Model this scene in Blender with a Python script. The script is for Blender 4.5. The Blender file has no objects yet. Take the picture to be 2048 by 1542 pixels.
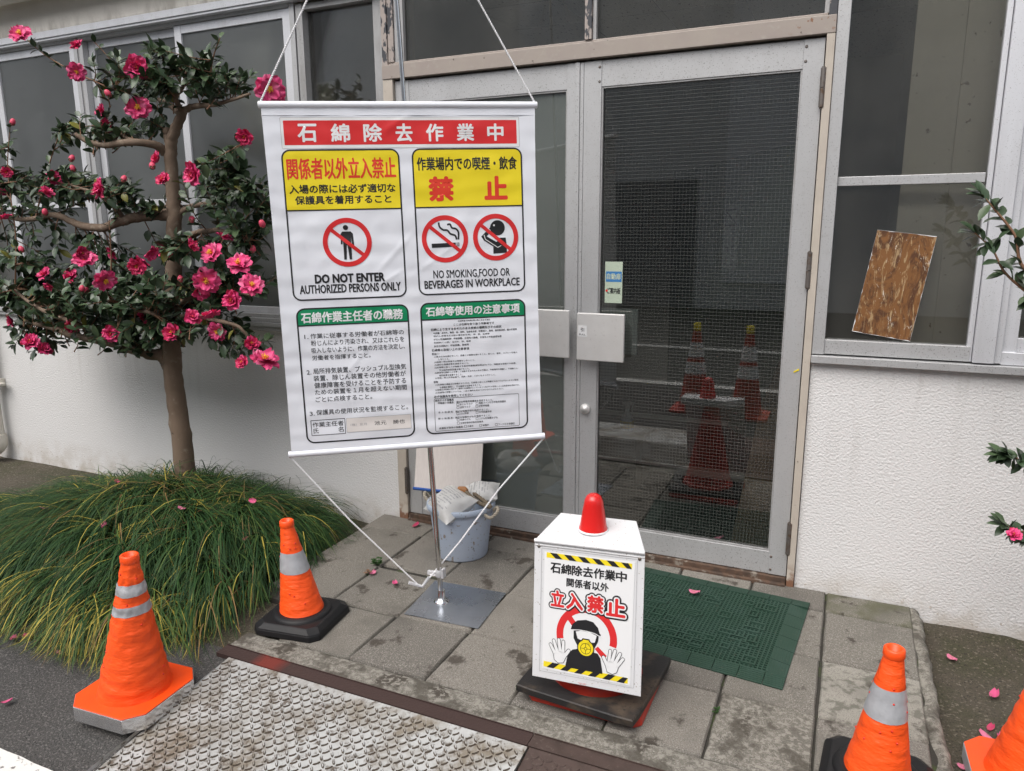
import bpy, math, random
from mathutils import Vector, Matrix, noise
S = bpy.context.scene
COL = S.collection
rnd = random.Random(7)
R = math.radians
# ------------------------------------------------------------------ camera
cd = bpy.data.cameras.new("camera"); cam = bpy.data.objects.new("camera", cd); COL.objects.link(cam)
cd.lens = 26.11; cd.sensor_width = 36; cd.clip_start = .02; cd.clip_end = 500
cam.matrix_world = Matrix(((.91097, -.07872, .40489, .1418), (.41243, .18854, -.89127, -2.9302), (-.00618, .97891, .20422, 1.3812), (0, 0, 0, 1)))
S.camera = cam
# ------------------------------------------------------------------ light: overcast day
W = bpy.data.worlds.new("World"); S.world = W; W.use_nodes = True
wn = W.node_tree.nodes; wl = W.node_tree.links
sky = wn.new('ShaderNodeTexSky'); sky.sky_type = 'NISHITA'; sky.sun_disc = False
SUN_EL, SUN_ROT = R(56), R(196)
sky.sun_elevation = SUN_EL; sky.sun_rotation = SUN_ROT; sky.air_density = 1.0; sky.dust_density = 5.0; sky.ozone_density = .6
hsv = wn.new('ShaderNodeHueSaturation'); hsv.inputs['Saturation'].default_value = .45; wl.new(sky.outputs[0], hsv.inputs['Color']); wl.new(hsv.outputs[0], wn['Background'].inputs[0]); wn['Background'].inputs[1].default_value = .10
sl = bpy.data.lights.new("sun", 'SUN'); so = bpy.data.objects.new("sun", sl); COL.objects.link(so)
sl.energy = 1.3; sl.angle = R(70); sl.color = (1, .985, .97)
sd = Vector((math.sin(SUN_ROT) * math.cos(SUN_EL), math.cos(SUN_ROT) * math.cos(SUN_EL), math.sin(SUN_EL)))
so.rotation_euler = sd.to_track_quat('Z', 'Y').to_euler(); so.location = (0, -4, 8)
S.view_settings.view_transform = 'Standard'; S.view_settings.look = 'None'
S.view_settings.exposure = .86; S.view_settings.gamma = 1
S.render.engine = 'CYCLES'; S.cycles.max_bounces = 8; S.cycles.transparent_max_bounces = 12
S.cycles.use_denoising = True

# ------------------------------------------------------------------ materials
def mat(name, col, rough=.5, metal=0., layers=(), bumps=(), spec=.5, coat=0., trans=0., rl=()):
    m = bpy.data.materials.new(name); m.use_nodes = True
    n = m.node_tree.nodes; l = m.node_tree.links; b = n['Principled BSDF']
    b.inputs['Roughness'].default_value = rough; b.inputs['Metallic'].default_value = metal
    b.inputs['Specular IOR Level'].default_value = spec; b.inputs['Coat Weight'].default_value = coat
    b.inputs['Transmission Weight'].default_value = trans
    tc = n.new('ShaderNodeTexCoord')
    def nz(s, d=4, st=(1, 1, 1), t='noise', o=(0, 0, 0), r=.6, ds=0.):
        mp = n.new('ShaderNodeMapping'); mp.inputs['Scale'].default_value = st; mp.inputs['Location'].default_value = o
        l.new(tc.outputs['Object'], mp.inputs[0])
        if t == 'voro':
            x = n.new('ShaderNodeTexVoronoi'); x.inputs['Scale'].default_value = s
            l.new(mp.outputs[0], x.inputs['Vector']); return x.outputs['Distance']
        x = n.new('ShaderNodeTexNoise'); x.inputs['Scale'].default_value = s; x.inputs['Detail'].default_value = d; x.inputs['Roughness'].default_value = r; x.inputs['Distortion'].default_value = ds
        l.new(mp.outputs[0], x.inputs['Vector']); return x.outputs[0]
    def ramp(src, lo, hi):
        r = n.new('ShaderNodeMapRange'); r.inputs[1].default_value = lo; r.inputs[2].default_value = hi
        r.inputs[3].default_value = 0; r.inputs[4].default_value = 1; r.clamp = True; l.new(src, r.inputs[0]); return r.outputs[0]
    def mul(a, c):
        q = n.new('ShaderNodeMath'); q.operation = 'MULTIPLY'
        for i, v in enumerate((a, c)):
            if isinstance(v, (int, float)): q.inputs[i].default_value = v
            else: l.new(v, q.inputs[i])
        return q.outputs[0]
    def fac(L):
        f = ramp(nz(L['s'], L.get('d', 4), L.get('st', (1, 1, 1)), L.get('t', 'noise'), L.get('o', (0, 0, 0)), L.get('r', .6), L.get('ds', 0.)), L['lo'], L['hi'])
        for g in L.get('gate', ()):
            sp = n.new('ShaderNodeSeparateXYZ'); l.new(tc.outputs['Object'], sp.inputs[0]); f = mul(f, ramp(sp.outputs[g[0]], g[1], g[2]))
        return mul(f, L.get('f', 1.))
    cur = None
    for L in layers:
        mx = n.new('ShaderNodeMix'); mx.data_type = 'RGBA'
        l.new(fac(L), mx.inputs[0])
        if cur is None: mx.inputs[6].default_value = (*col, 1)
        else: l.new(cur, mx.inputs[6])
        mx.inputs[7].default_value = (*L['c'], 1); cur = mx.outputs[2]
    if cur is None: b.inputs['Base Color'].default_value = (*col, 1)
    else: l.new(cur, b.inputs['Base Color'])
    for L in rl:
        mx = n.new('ShaderNodeMix'); mx.data_type = 'FLOAT'; l.new(fac(L), mx.inputs[0]); mx.inputs[2].default_value = rough; mx.inputs[3].default_value = L['v']
        l.new(mx.outputs[0], b.inputs['Roughness'])
    prev = None
    for (s, d, st, dist, t, *sx) in bumps:
        bp = n.new('ShaderNodeBump'); bp.inputs['Strength'].default_value = st; bp.inputs['Distance'].default_value = dist
        l.new(nz(s, d, t=t, st=sx[0] if sx else (1, 1, 1)), bp.inputs['Height'])
        if prev: l.new(prev, bp.inputs['Normal'])
        prev = bp.outputs[0]
    if prev: l.new(prev, b.inputs['Normal'])
    return m
PIT = dict(s=260, d=1, lo=.66, hi=.7, c=(.10, .09, .08), f=.8)
m_stucco = mat('stucco', (.70, .695, .69), .85, layers=(dict(s=.8, lo=.3, hi=.8, c=(.65, .645, .64), f=.5),
    dict(s=9, lo=.38, hi=.62, c=(.44, .39, .33), f=.85, gate=((2, .12, -.10),)), dict(s=45, lo=.62, hi=.66, c=(.36, .30, .24), f=.8, gate=((2, .12, -.02),)), dict(s=16, d=5, lo=.54, hi=.72, c=(.44, .42, .39), f=.55, st=(1, 1, .07), gate=((2, .35, .90),))), bumps=((115, 1.5, .85, .0045, 'noise'),))
m_stucco_up = mat('stucco cream', (.78, .75, .69), .85, layers=(dict(s=14, lo=.42, hi=.62, c=(.33, .30, .26), f=.75, st=(1, 1, .35), gate=((2, 2.53, 2.45),)), dict(s=2, lo=.4, hi=.8, c=(.52, .49, .44), f=.6)), bumps=((120, 3, .6, .004, 'noise'),))
m_alu = mat('weathered aluminium', (.52, .525, .53), .42, .35, layers=(dict(s=5, lo=.3, hi=.75, c=(.42, .42, .42), f=.7, st=(1, 1, .25)), dict(s=40, lo=.55, hi=.8, c=(.38, .37, .36), f=.5), PIT), bumps=((150, 2, .15, .001, 'noise'),))
m_alu_dk = mat('dull aluminium', (.40, .40, .40), .5, .35, layers=(dict(s=30, lo=.45, hi=.75, c=(.27, .26, .25), f=.7, st=(1, 1, .2)), PIT), bumps=((120, 2, .2, .001, 'noise'),))
m_alu_br = mat('bright aluminium', (.70, .71, .74), .38, .3, layers=(dict(s=18, lo=.45, hi=.8, c=(.52, .52, .53), f=.6, st=(1, 1, .1)), dict(s=300, d=1, lo=.68, hi=.72, c=(.2, .19, .18), f=.6)))
m_cream = mat('shaded peeling cream paint', (.35, .305, .265), .5, layers=(dict(s=9, lo=.35, hi=.7, c=(.31, .262, .238), f=.8), dict(s=30, lo=.58, hi=.75, c=(.41, .375, .33), f=.6),
    dict(s=42, d=5, lo=.685, hi=.70, c=(.06, .045, .035), f=.9), dict(s=30, d=5, lo=.45, hi=.52, c=(.16, .065, .03), f=.9, gate=((2, .13, .0),)), dict(s=34, d=5, lo=.60, hi=.63, c=(.20, .075, .025), f=.85, o=(3, 1, 7), gate=((2, 2.02, 2.06), (0, -.16, -.07), (2, 2.13, 2.09)))), bumps=((25, 4, .25, .003, 'noise'),))  # peeling header paint; base colour lowered to carry the shade above the doors
m_peel = mat('badly peeled paint', (.37, .32, .29), .55, layers=(dict(s=38, d=5, lo=.50, hi=.515, c=(.035, .04, .05), f=.95, st=(1, 1, .45)),), bumps=((30, 4, .4, .004, 'noise'),))
m_ivory = mat('ivory door jamb paint', (.50, .45, .385), .5, layers=(dict(s=12, lo=.4, hi=.8, c=(.40, .35, .30), f=.7), dict(s=50, d=4, lo=.68, hi=.69, c=(.08, .06, .04), f=.9), dict(s=22, d=5, lo=.42, hi=.5, c=(.18, .07, .03), f=.9, gate=((2, .10, .02),))))
m_rustsill = mat('rusted threshold', (.065, .042, .030), .8, layers=(dict(s=30, lo=.4, hi=.6, c=(.11, .065, .042)), dict(s=22, d=5, lo=.58, hi=.66, c=(.27, .24, .20), f=.85)), bumps=((90, 3, .5, .003, 'noise'),))
m_steel = mat('brushed steel plate', (.74, .73, .715), .42, .35, layers=(dict(s=3, lo=.35, hi=.7, c=(.48, .47, .45), f=.7), dict(s=60, lo=.6, hi=.75, c=(.40, .38, .35), f=.5)))
m_dksteel = mat('dark hinge steel', (.20, .18, .165), .45, .7, layers=(dict(s=60, lo=.5, hi=.65, c=(.14, .085, .05), f=.8),))
m_chrome = mat('chrome', (.72, .72, .72), .12, 1.)
m_chrome2 = mat('galvanised sheet', (.30, .325, .36), .26, .85, layers=(dict(s=5, lo=.35, hi=.65, c=(.36, .39, .44), f=.8),), rl=(dict(s=9, lo=.4, hi=.6, v=.30),))
m_black = mat('black gap', (.012, .011, .010), .8)
m_rubber = mat('black rubber', (.010, .010, .011), .5, spec=.3, layers=(dict(s=8, lo=.55, hi=.75, c=(.03, .026, .024), f=.6),), bumps=((200, 2, .12, .001, 'noise'),))
m_dirtyrubber = mat('dirty black rubber', (.012, .011, .011), .6, layers=(dict(s=9, lo=.50, hi=.66, c=(.085, .062, .042), f=.75), dict(s=80, lo=.55, hi=.65, c=(.015, .013, .012), f=.9)), bumps=((130, 3, .5, .002, 'noise'),))
m_orange = mat('orange fabric', (.95, .095, .008), .5, layers=(dict(s=10, lo=.4, hi=.8, c=(.85, .075, .007), f=.7), dict(s=35, lo=.68, hi=.76, c=(.42, .05, .01), f=.5)), bumps=((15, 3, .6, .010, 'noise', (1, 1, 2.8)), (600, 1, .1, .0005, 'noise')))
m_orangetop = mat('orange plastic', (.92, .085, .008), .4, layers=(dict(s=12, lo=.5, hi=.75, c=(.75, .06, .01), f=.6),))
m_reflect = mat('grey reflective tape', (.46, .47, .49), .45, .25, layers=(dict(s=18, lo=.4, hi=.7, c=(.36, .37, .39), f=.8),), bumps=((22, 3, .5, .005, 'noise'),))
m_foil = mat('silver foil', (.86, .86, .87), .2, .9, layers=(dict(s=12, lo=.5, hi=.75, c=(.6, .59, .58), f=.6),), bumps=((14, 2, .5, .005, 'noise'),))
m_stud = mat('red led stud', (.72, .03, .01), .3)
m_white = mat('white vinyl', (.78, .80, .85), .32, coat=.1, layers=(dict(s=2, lo=.4, hi=.8, c=(.74, .76, .82), f=.6),), bumps=((9, 2, .12, .004, 'noise'),))
m_paper = mat('white paper', (.76, .765, .77), .6)
m_pinkpaper = mat('pale paper sheet', (.72, .67, .64), .6, layers=(dict(s=160, d=1, lo=.4, hi=.6, c=(.66, .61, .58), f=.6, st=(1, 1, .02)),))
m_blue = mat('blue plastic strip', (.02, .09, .36), .35)
m_pred = mat('print red', (.66, .028, .030), .35, coat=.15)
m_pred2 = mat('print vermilion', (.70, .045, .022), .4)
m_pyel = mat('print yellow', (.82, .66, .018), .4)
m_pgrn = mat('print green', (.004, .235, .095), .4)
m_pblk = mat('print black', (.014, .014, .016), .45)
m_pblue = mat('print blue', (.05, .20, .46), .45)
m_pgrey = mat('print grey', (.42, .42, .43), .5)
m_pcream = mat('pocket film', (.74, .70, .67), .22)
m_plastic = mat('white plastic cover', (.68, .685, .70), .4, layers=(dict(s=7, lo=.4, hi=.75, c=(.62, .62, .62), f=.7), dict(s=150, d=1, lo=.70, hi=.72, c=(.3, .26, .2), f=.7)), bumps=((8, 2, .1, .003, 'noise'),))
m_redbeacon = mat('red beacon plastic', (.62, .012, .010), .3, coat=.25)
m_redbase = mat('red base plastic', (.42, .030, .015), .45, layers=(dict(s=20, lo=.5, hi=.7, c=(.25, .03, .02), f=.6),))
m_bucket = mat('pale blue bucket', (.42, .49, .60), .45, layers=(dict(s=5, lo=.4, hi=.8, c=(.50, .55, .63), f=.7), dict(s=30, d=5, lo=.62, hi=.65, c=(.23, .17, .11), f=.8), dict(s=70, d=2, lo=.66, hi=.69, c=(.12, .11, .10), f=.7)), bumps=((40, 3, .15, .002, 'noise'),))
m_bag = mat('white plastic bag', (.66, .66, .645), .4, layers=(dict(s=20, lo=.45, hi=.75, c=(.52, .51, .49), f=.6),), bumps=((30, 4, .5, .006, 'noise'),))
m_rope = mat('beige rope', (.46, .41, .33), .9)
m_rope2 = mat('dark twisted rope', (.25, .20, .14), .9)
m_wood = mat('wood handle', (.38, .17, .06), .55)
m_cord = mat('white cord', (.82, .82, .83), .6)
m_clear = mat('clear plastic', (.9, .9, .92), .15, trans=.6)
m_slab = [mat('concrete slab %d' % i, c, .9, layers=(dict(s=260, d=2, lo=.52, hi=.66, c=(.33, .31, .275), f=.8), dict(s=300, d=2, lo=.56, hi=.66, c=(.05, .045, .04), f=.75, o=(5, 3, 1)), dict(s=4, d=5, lo=.50, hi=.70, c=tuple(v * .72 for v in c), f=.85), dict(s=7, d=6, lo=.585, hi=.635, c=(.040, .031, .023), f=.85, o=(2.3, .4, 0), st=(1, .8, 1)), *ex), bumps=((260, 3, .55, .003, 'noise'), (30, 3, .25, .004, 'noise')))
    for i, (c, ex) in enumerate((((.155, .143, .122), ()), ((.182, .167, .144), ()), ((.130, .119, .103), ()), ((.152, .142, .115), (dict(s=9, d=5, lo=.45, hi=.62, c=(.085, .085, .045), f=.7),)), ((.27, .255, .22), (dict(s=22, d=5, lo=.5, hi=.6, c=(.11, .105, .085), f=.8),)), ((.155, .143, .12), (dict(s=60, d=4, lo=.5, hi=.58, c=(.27, .255, .22), f=.8), dict(s=11, d=4, lo=.5, hi=.6, c=(.06, .052, .04), f=.8)))))]
m_joint = mat('joint dirt', (.035, .032, .026), 1, layers=(dict(s=9, lo=.55, hi=.65, c=(.05, .07, .02), f=.8),), bumps=((120, 3, .8, .004, 'noise'),))
m_soil = mat('mossy soil', (.075, .063, .045), 1, layers=(dict(s=7, d=5, lo=.46, hi=.64, c=(.048, .048, .022), f=.7), dict(s=90, d=3, lo=.56, hi=.66, c=(.19, .165, .125), f=.8), dict(s=160, d=2, lo=.58, hi=.66, c=(.018, .015, .012), f=.9)), bumps=((110, 4, 1, .01, 'noise'), (18, 4, .6, .02, 'noise')))
m_asphalt = mat('worn asphalt', (.058, .055, .052), .85, layers=(dict(s=2.2, lo=.4, hi=.7, c=(.040, .038, .036), f=.8), dict(s=170, d=2, lo=.54, hi=.64, c=(.17, .16, .15), f=.75), dict(s=210, d=2, lo=.56, hi=.64, c=(.012, .012, .012), f=.9, o=(3, 3, 3))), bumps=((150, 3, .9, .006, 'noise'), (40, 3, .4, .006, 'noise')))
m_roadpaint = mat('cracked road paint', (.66, .65, .62), .8, layers=(dict(s=14, t='voro', lo=.05, hi=.0, c=(.1, .1, .1), f=1), dict(s=50, d=5, lo=.58, hi=.64, c=(.12, .11, .10), f=.9)), bumps=((60, 3, .4, .003, 'noise'),))
m_check = mat('galvanised checker plate', (.46, .465, .455), .50, .2, layers=(dict(s=7, d=6, lo=.46, hi=.64, c=(.20, .165, .12), f=.9), dict(s=34, d=6, lo=.53, hi=.62, c=(.085, .060, .038), f=.85, r=.7), dict(s=2.0, d=5, lo=.52, hi=.70, c=(.12, .095, .065), f=.6, o=(1, 2, 0)), dict(s=60, d=4, lo=.5, hi=.7, c=(.54, .545, .54), f=.5)), bumps=((60, 4, .25, .002, 'noise'),))
m_tread = mat('dirty shaded tread sides', (.11, .090, .070), .40, .5, layers=(dict(s=30, d=4, lo=.4, hi=.62, c=(.13, .10, .075), f=.9),))  # tread sides: brown dirt, darkened further to put relief shade into the colour
m_brown = mat('brown rusted plate', (.085, .058, .050), .55, .35, layers=(dict(s=14, d=5, lo=.45, hi=.65, c=(.055, .038, .032), f=.8), dict(s=90, lo=.6, hi=.66, c=(.14, .11, .09), f=.6)), bumps=((90, 3, .3, .002, 'noise'),))
m_angle = mat('rusted angle steel', (.052, .030, .026), .75, .2, layers=(dict(s=20, d=5, lo=.45, hi=.62, c=(.035, .022, .020), f=.8), dict(s=5, d=2, lo=.25, hi=.3, c=(.052, .030, .026)), dict(s=6, d=3, lo=.40, hi=.52, c=(.20, .030, .020), f=.8, gate=((0, -1.56, -1.52), (0, -1.42, -1.47)))), bumps=((120, 3, .7, .003, 'noise'),))
m_mat = mat('green rubber mat', (.015, .046, .029), .65, layers=(dict(s=7, lo=.45, hi=.75, c=(.028, .062, .048), f=.7), dict(s=70, lo=.62, hi=.7, c=(.06, .07, .05), f=.5)), bumps=((150, 2, .15, .001, 'noise'),))
m_bark = mat('smooth bark', (.175, .125, .088), .85, layers=(dict(s=9, d=5, lo=.42, hi=.62, c=(.115, .080, .055), f=.8, st=(1, 1, .5)), dict(s=26, d=4, lo=.58, hi=.7, c=(.25, .205, .155), f=.7), dict(s=50, lo=.68, hi=.7, c=(.03, .02, .015), f=.9)), bumps=((45, 4, .5, .005, 'noise'), (8, 3, .5, .01, 'noise')))
m_twig = mat('reddish twig', (.20, .105, .060), .75)
m_leaf = [mat('camellia leaf %d' % i, c, .32, spec=.45, layers=(dict(s=25, lo=.45, hi=.75, c=tuple(v * 1.5 for v in c), f=.5),)) for i, c in enumerate(((.038, .066, .032), (.064, .100, .048), (.024, .042, .020), (.17, .165, .035)))]
m_petal = [mat('pink petal %d' % i, c, .55, layers=(dict(s=40, lo=.4, hi=.7, c=tuple(v * .75 for v in c), f=.6),)) for i, c in enumerate(((.74, .060, .215), (.66, .035, .135), (.80, .16, .33)))]
m_stamen = mat('yellow stamens', (.80, .42, .03), .7)
m_bud = mat('pink bud', (.62, .06, .12), .5)
m_grass = [mat('sedge blade %d' % i, c, .6, spec=.2) for i, c in enumerate(((.016, .046, .014), (.030, .070, .019), (.068, .110, .026), (.33, .27, .05), (.19, .12, .05)))]
m_rustboard = mat('rust smeared board', (.20, .085, .024), .75, layers=(dict(s=7, d=5, lo=.46, hi=.60, c=(.075, .028, .010), f=.9, st=(2.2, 1, 1), r=.65, ds=2.5), dict(s=14, d=7, lo=.54, hi=.60, c=(.42, .29, .15), f=.85, st=(3.2, 1, .6), o=(4, 0, 2), r=.75, ds=1.6), dict(s=20, d=7, lo=.60, hi=.64, c=(.66, .60, .50), f=.85, r=.8, st=(2.4, 1, .7), ds=1.2)), bumps=((40, 6, .5, .003, 'noise'),))
m_pvc = mat('ivory pvc', (.66, .63, .56), .45, layers=(dict(s=5, lo=.4, hi=.8, c=(.55, .52, .46), f=.6),))
m_inwall = mat('interior plaster', (.55, .53, .48), .9)
m_curtain = mat('pale curtain', (.86, .78, .66), .9, layers=(dict(s=25, d=4, lo=.64, hi=.68, c=(.16, .09, .04), f=.8),))
m_ceil = mat('perforated ceiling board', (.74, .75, .69), .9, layers=(dict(s=60, d=1, lo=.665, hi=.68, c=(.10, .10, .09), f=.9, st=(1, .45, 1)), dict(s=1.1, t='voro', lo=.02, hi=.0, c=(.2, .2, .2), f=.0)))
m_seam = mat('ceiling seam', (.16, .16, .15), .9)
m_green = mat('interior green paint', (.17, .225, .145), .6)
m_infloor = mat('interior brown floor', (.085, .062, .048), .45, bumps=((8, 2, .1, .003, 'noise'),))
m_inmat = mat('grey entrance mat', (.075, .085, .085), 1, bumps=((240, 2, 1, .006, 'noise'),))
m_nosing = mat('pale step nosing', (.62, .62, .58), .6)
m_ply = mat('plywood', (.33, .24, .14), .7, layers=(dict(s=4, d=4, lo=.4, hi=.7, c=(.25, .17, .10), f=.8, st=(6, 6, .5)),))
m_opp = mat('grey facing wall', (.72, .715, .70), .8, layers=(dict(s=6, lo=.4, hi=.7, c=(.60, .60, .59), f=.7, st=(1, 1, .1)),))
m_opp2 = mat('pale facing panel', (.88, .88, .88), .8)
m_oppdk = mat('dark facing panel', (.22, .22, .225), .5)
m_bottle = mat('translucent bottle', (.80, .90, .95), .25)
m_yellowlab = mat('yellow bottle label', (.90, .70, .10), .5)

def glass_mat(name, kind):
    m = bpy.data.materials.new(name); m.use_nodes = True
    n = m.node_tree.nodes; l = m.node_tree.links; n.clear()
    out = n.new('ShaderNodeOutputMaterial'); tc = n.new('ShaderNodeTexCoord')
    tr = n.new('ShaderNodeBsdfTransparent'); gl = n.new('ShaderNodeBsdfGlossy'); fr = n.new('ShaderNodeFresnel'); fr.inputs[0].default_value = 1.55
    mx = n.new('ShaderNodeMixShader')
    k = n.new('ShaderNodeMath'); k.operation = 'MULTIPLY'; k.inputs[1].default_value = 2.5; k.use_clamp = True
    l.new(fr.outputs[0], k.inputs[0]); l.new(k.outputs[0], mx.inputs[0]); l.new(gl.outputs[0], mx.inputs[2])
    if kind == 'frost':
        gl.inputs['Roughness'].default_value = .15
        rf = n.new('ShaderNodeBsdfRefraction'); rf.inputs['IOR'].default_value = 1.12; rf.inputs['Roughness'].default_value = .34; rf.inputs['Color'].default_value = (.93, .95, .94, 1)
        df = n.new('ShaderNodeBsdfDiffuse'); df.inputs[0].default_value = (.44, .465, .46, 1)
        ns = n.new('ShaderNodeTexNoise'); ns.inputs['Scale'].default_value = 1.6; ns.inputs['Detail'].default_value = 5; l.new(tc.outputs['Object'], ns.inputs['Vector'])
        mr = n.new('ShaderNodeMapRange'); mr.inputs[1].default_value = .3; mr.inputs[2].default_value = .75; mr.inputs[3].default_value = .12; mr.inputs[4].default_value = .42; l.new(ns.outputs[0], mr.inputs[0])
        m2 = n.new('ShaderNodeMixShader'); l.new(mr.outputs[0], m2.inputs[0]); l.new(rf.outputs[0], m2.inputs[1]); l.new(df.outputs[0], m2.inputs[2]); tr.inputs[0].default_value = (.93, .95, .94, 1); m3 = n.new('ShaderNodeMixShader'); m3.inputs[0].default_value = .30; l.new(m2.outputs[0], m3.inputs[1]); l.new(tr.outputs[0], m3.inputs[2]); l.new(m3.outputs[0], mx.inputs[1])
    else:
        gl.inputs['Roughness'].default_value = .015; tr.inputs[0].default_value = (.93, .94, .915, 1)
        src = tr
        df = n.new('ShaderNodeBsdfDiffuse')
        if kind == 'wire':
            sp = n.new('ShaderNodeSeparateXYZ'); l.new(tc.outputs['Object'], sp.inputs[0])
            def line(o, pitch, wdt):
                a = n.new('ShaderNodeMath'); a.operation = 'PINGPONG'; a.inputs[1].default_value = pitch / 2; l.new(o, a.inputs[0])
                b = n.new('ShaderNodeMath'); b.operation = 'LESS_THAN'; b.inputs[1].default_value = wdt / 2; l.new(a.outputs[0], b.inputs[0]); return b.outputs[0]
            mxm = n.new('ShaderNodeMath'); mxm.operation = 'MAXIMUM'; l.new(line(sp.outputs[0], .0135, .0004), mxm.inputs[0]); l.new(line(sp.outputs[2], .0135, .0007), mxm.inputs[1])
            df.inputs[0].default_value = (.15, .155, .145, 1); f = mxm.outputs[0]
        elif kind == 'rib':
            wv = n.new('ShaderNodeTexNoise'); wv.inputs['Scale'].default_value = 6; l.new(tc.outputs['Object'], wv.inputs['Vector'])
            df.inputs[0].default_value = (.17, .19, .175, 1)
            mr = n.new('ShaderNodeMapRange'); mr.inputs[1].default_value = 0; mr.inputs[2].default_value = 1; mr.inputs[3].default_value = .5; mr.inputs[4].default_value = .75; l.new(wv.outputs[0], mr.inputs[0]); f = mr.outputs[0]
        else:
            ns = n.new('ShaderNodeTexNoise'); ns.inputs['Scale'].default_value = 3; ns.inputs['Detail'].default_value = 6; l.new(tc.outputs['Object'], ns.inputs['Vector'])
            mr = n.new('ShaderNodeMapRange'); mr.inputs[1].default_value = .35; mr.inputs[2].default_value = .8; mr.inputs[3].default_value = .03; mr.inputs[4].default_value = .16; l.new(ns.outputs[0], mr.inputs[0])
            df.inputs[0].default_value = (.32, .31, .28, 1); f = mr.outputs[0]
        m2 = n.new('ShaderNodeMixShader'); l.new(f, m2.inputs[0]); l.new(src.outputs[0], m2.inputs[1]); l.new(df.outputs[0], m2.inputs[2]); l.new(m2.outputs[0], mx.inputs[1])
    l.new(mx.outputs[0], out.inputs[0])
    return m
g_wire = glass_mat('wired glass', 'wire'); g_rib = glass_mat('ribbed glass', 'rib'); g_clear = glass_mat('dusty glass', 'clear'); g_frost = glass_mat('frosted glass', 'frost')

# ------------------------------------------------------------------ mesh helpers
class MB:
    def __init__(s): s.v = []; s.f = []; s.m = []; s.sm = []
    def add(s, vs, fs, mi=0, smooth=False):
        o = len(s.v); s.v.extend([tuple(p) for p in vs])
        for f in fs: s.f.append([o + i for i in f]); s.m.append(mi); s.sm.append(smooth)
    def box(s, x0, x1, y0, y1, z0, z1, mi=0):
        s.add([(x0, y0, z0), (x1, y0, z0), (x1, y1, z0), (x0, y1, z0), (x0, y0, z1), (x1, y0, z1), (x1, y1, z1), (x0, y1, z1)],
              [(3, 2, 1, 0), (4, 5, 6, 7), (0, 1, 5, 4), (1, 2, 6, 5), (2, 3, 7, 6), (3, 0, 4, 7)], mi)
    def quad(s, a, b, c, d, mi=0): s.add([a, b, c, d], [(0, 1, 2, 3)], mi)
    def grid(s, fn, nu, nv, mi=0, smooth=True):
        s.add([fn(i / nu, j / nv) for j in range(nv + 1) for i in range(nu + 1)], [(j * (nu + 1) + i, j * (nu + 1) + i + 1, (j + 1) * (nu + 1) + i + 1, (j + 1) * (nu + 1) + i) for j in range(nv) for i in range(nu)], mi, smooth)
    def prism(s, pts, z0, z1, mi=0, top=None):
        n = len(pts); tp = top or pts
        s.add([(x, y, z0) for x, y in pts] + [(x, y, z1) for x, y in tp], [tuple(range(n - 1, -1, -1)), tuple(range(n, 2 * n))] + [(i, (i + 1) % n, n + (i + 1) % n, n + i) for i in range(n)], mi)
    def lathe(s, prof, n=32, c=(0, 0, 0), mi=0, cap=True):
        vs = [(c[0] + r * math.cos(2 * math.pi * i / n), c[1] + r * math.sin(2 * math.pi * i / n), c[2] + z) for r, z in prof for i in range(n)]
        fs = [(j * n + i, j * n + (i + 1) % n, (j + 1) * n + (i + 1) % n, (j + 1) * n + i) for j in range(len(prof) - 1) for i in range(n)]
        s.add(vs, fs, mi, True)
        if cap: s.add(vs[:n], [tuple(range(n - 1, -1, -1))], mi); s.add(vs[-n:], [tuple(range(n))], mi)
    def tube(s, pts, r, n=8, mi=0, cap=True):
        P = [Vector(p) for p in pts]; k = len(P); rr = r if isinstance(r, (list, tuple)) else [r] * k
        t = [(P[min(i + 1, k - 1)] - P[max(i - 1, 0)]).normalized() for i in range(k)]
        u = t[0].orthogonal().normalized(); vs = []
        for i in range(k):
            u = (u - t[i] * u.dot(t[i])).normalized(); w = t[i].cross(u)
            vs += [P[i] + (u * math.cos(2 * math.pi * j / n) + w * math.sin(2 * math.pi * j / n)) * rr[i] for j in range(n)]
        fs = [(i * n + j, i * n + (j + 1) % n, (i + 1) * n + (j + 1) % n, (i + 1) * n + j) for i in range(k - 1) for j in range(n)]
        s.add(vs, fs, mi, True)
        if cap: s.add(vs[:n], [tuple(range(n - 1, -1, -1))], mi); s.add(vs[-n:], [tuple(range(n))], mi)
    def twist(s, pts, r, pitch, mi=0, n=5):
        P = [Vector(p) for p in pts]; L = [0]
        for a, b in zip(P, P[1:]): L.append(L[-1] + (b - a).length)
        N = max(6, int(L[-1] / pitch * 6))
        def at(d):
            for i in range(len(P) - 1):
                if d <= L[i + 1] or i == len(P) - 2:
                    return P[i].lerp(P[i + 1], (d - L[i]) / max(1e-6, L[i + 1] - L[i])), (P[i + 1] - P[i]).normalized()
        for ph in (0, math.pi):
            q = []
            for i in range(N + 1):
                d = L[-1] * i / N; p, t = at(d); u = t.orthogonal().normalized(); w = t.cross(u); a = d / pitch * 2 * math.pi + ph
                q.append(p + (u * math.cos(a) + w * math.sin(a)) * r * .55)
            s.tube(q, r * .62, n, mi)
    def build(s, name, mats, parent=None, bevel=0, subs=0):
        me = bpy.data.meshes.new(name); me.from_pydata(s.v, [], s.f)
        for m in (mats if isinstance(mats, (list, tuple)) else [mats]): me.materials.append(m)
        me.polygons.foreach_set('material_index', s.m); me.polygons.foreach_set('use_smooth', s.sm); me.update()
        o = bpy.data.objects.new(name, me); COL.objects.link(o)
        if parent: o.parent = parent
        if bevel:
            b = o.modifiers.new('bevel', 'BEVEL'); b.width = bevel; b.segments = 2; b.limit_method = 'ANGLE'; b.angle_limit = R(40)
        return o
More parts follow.
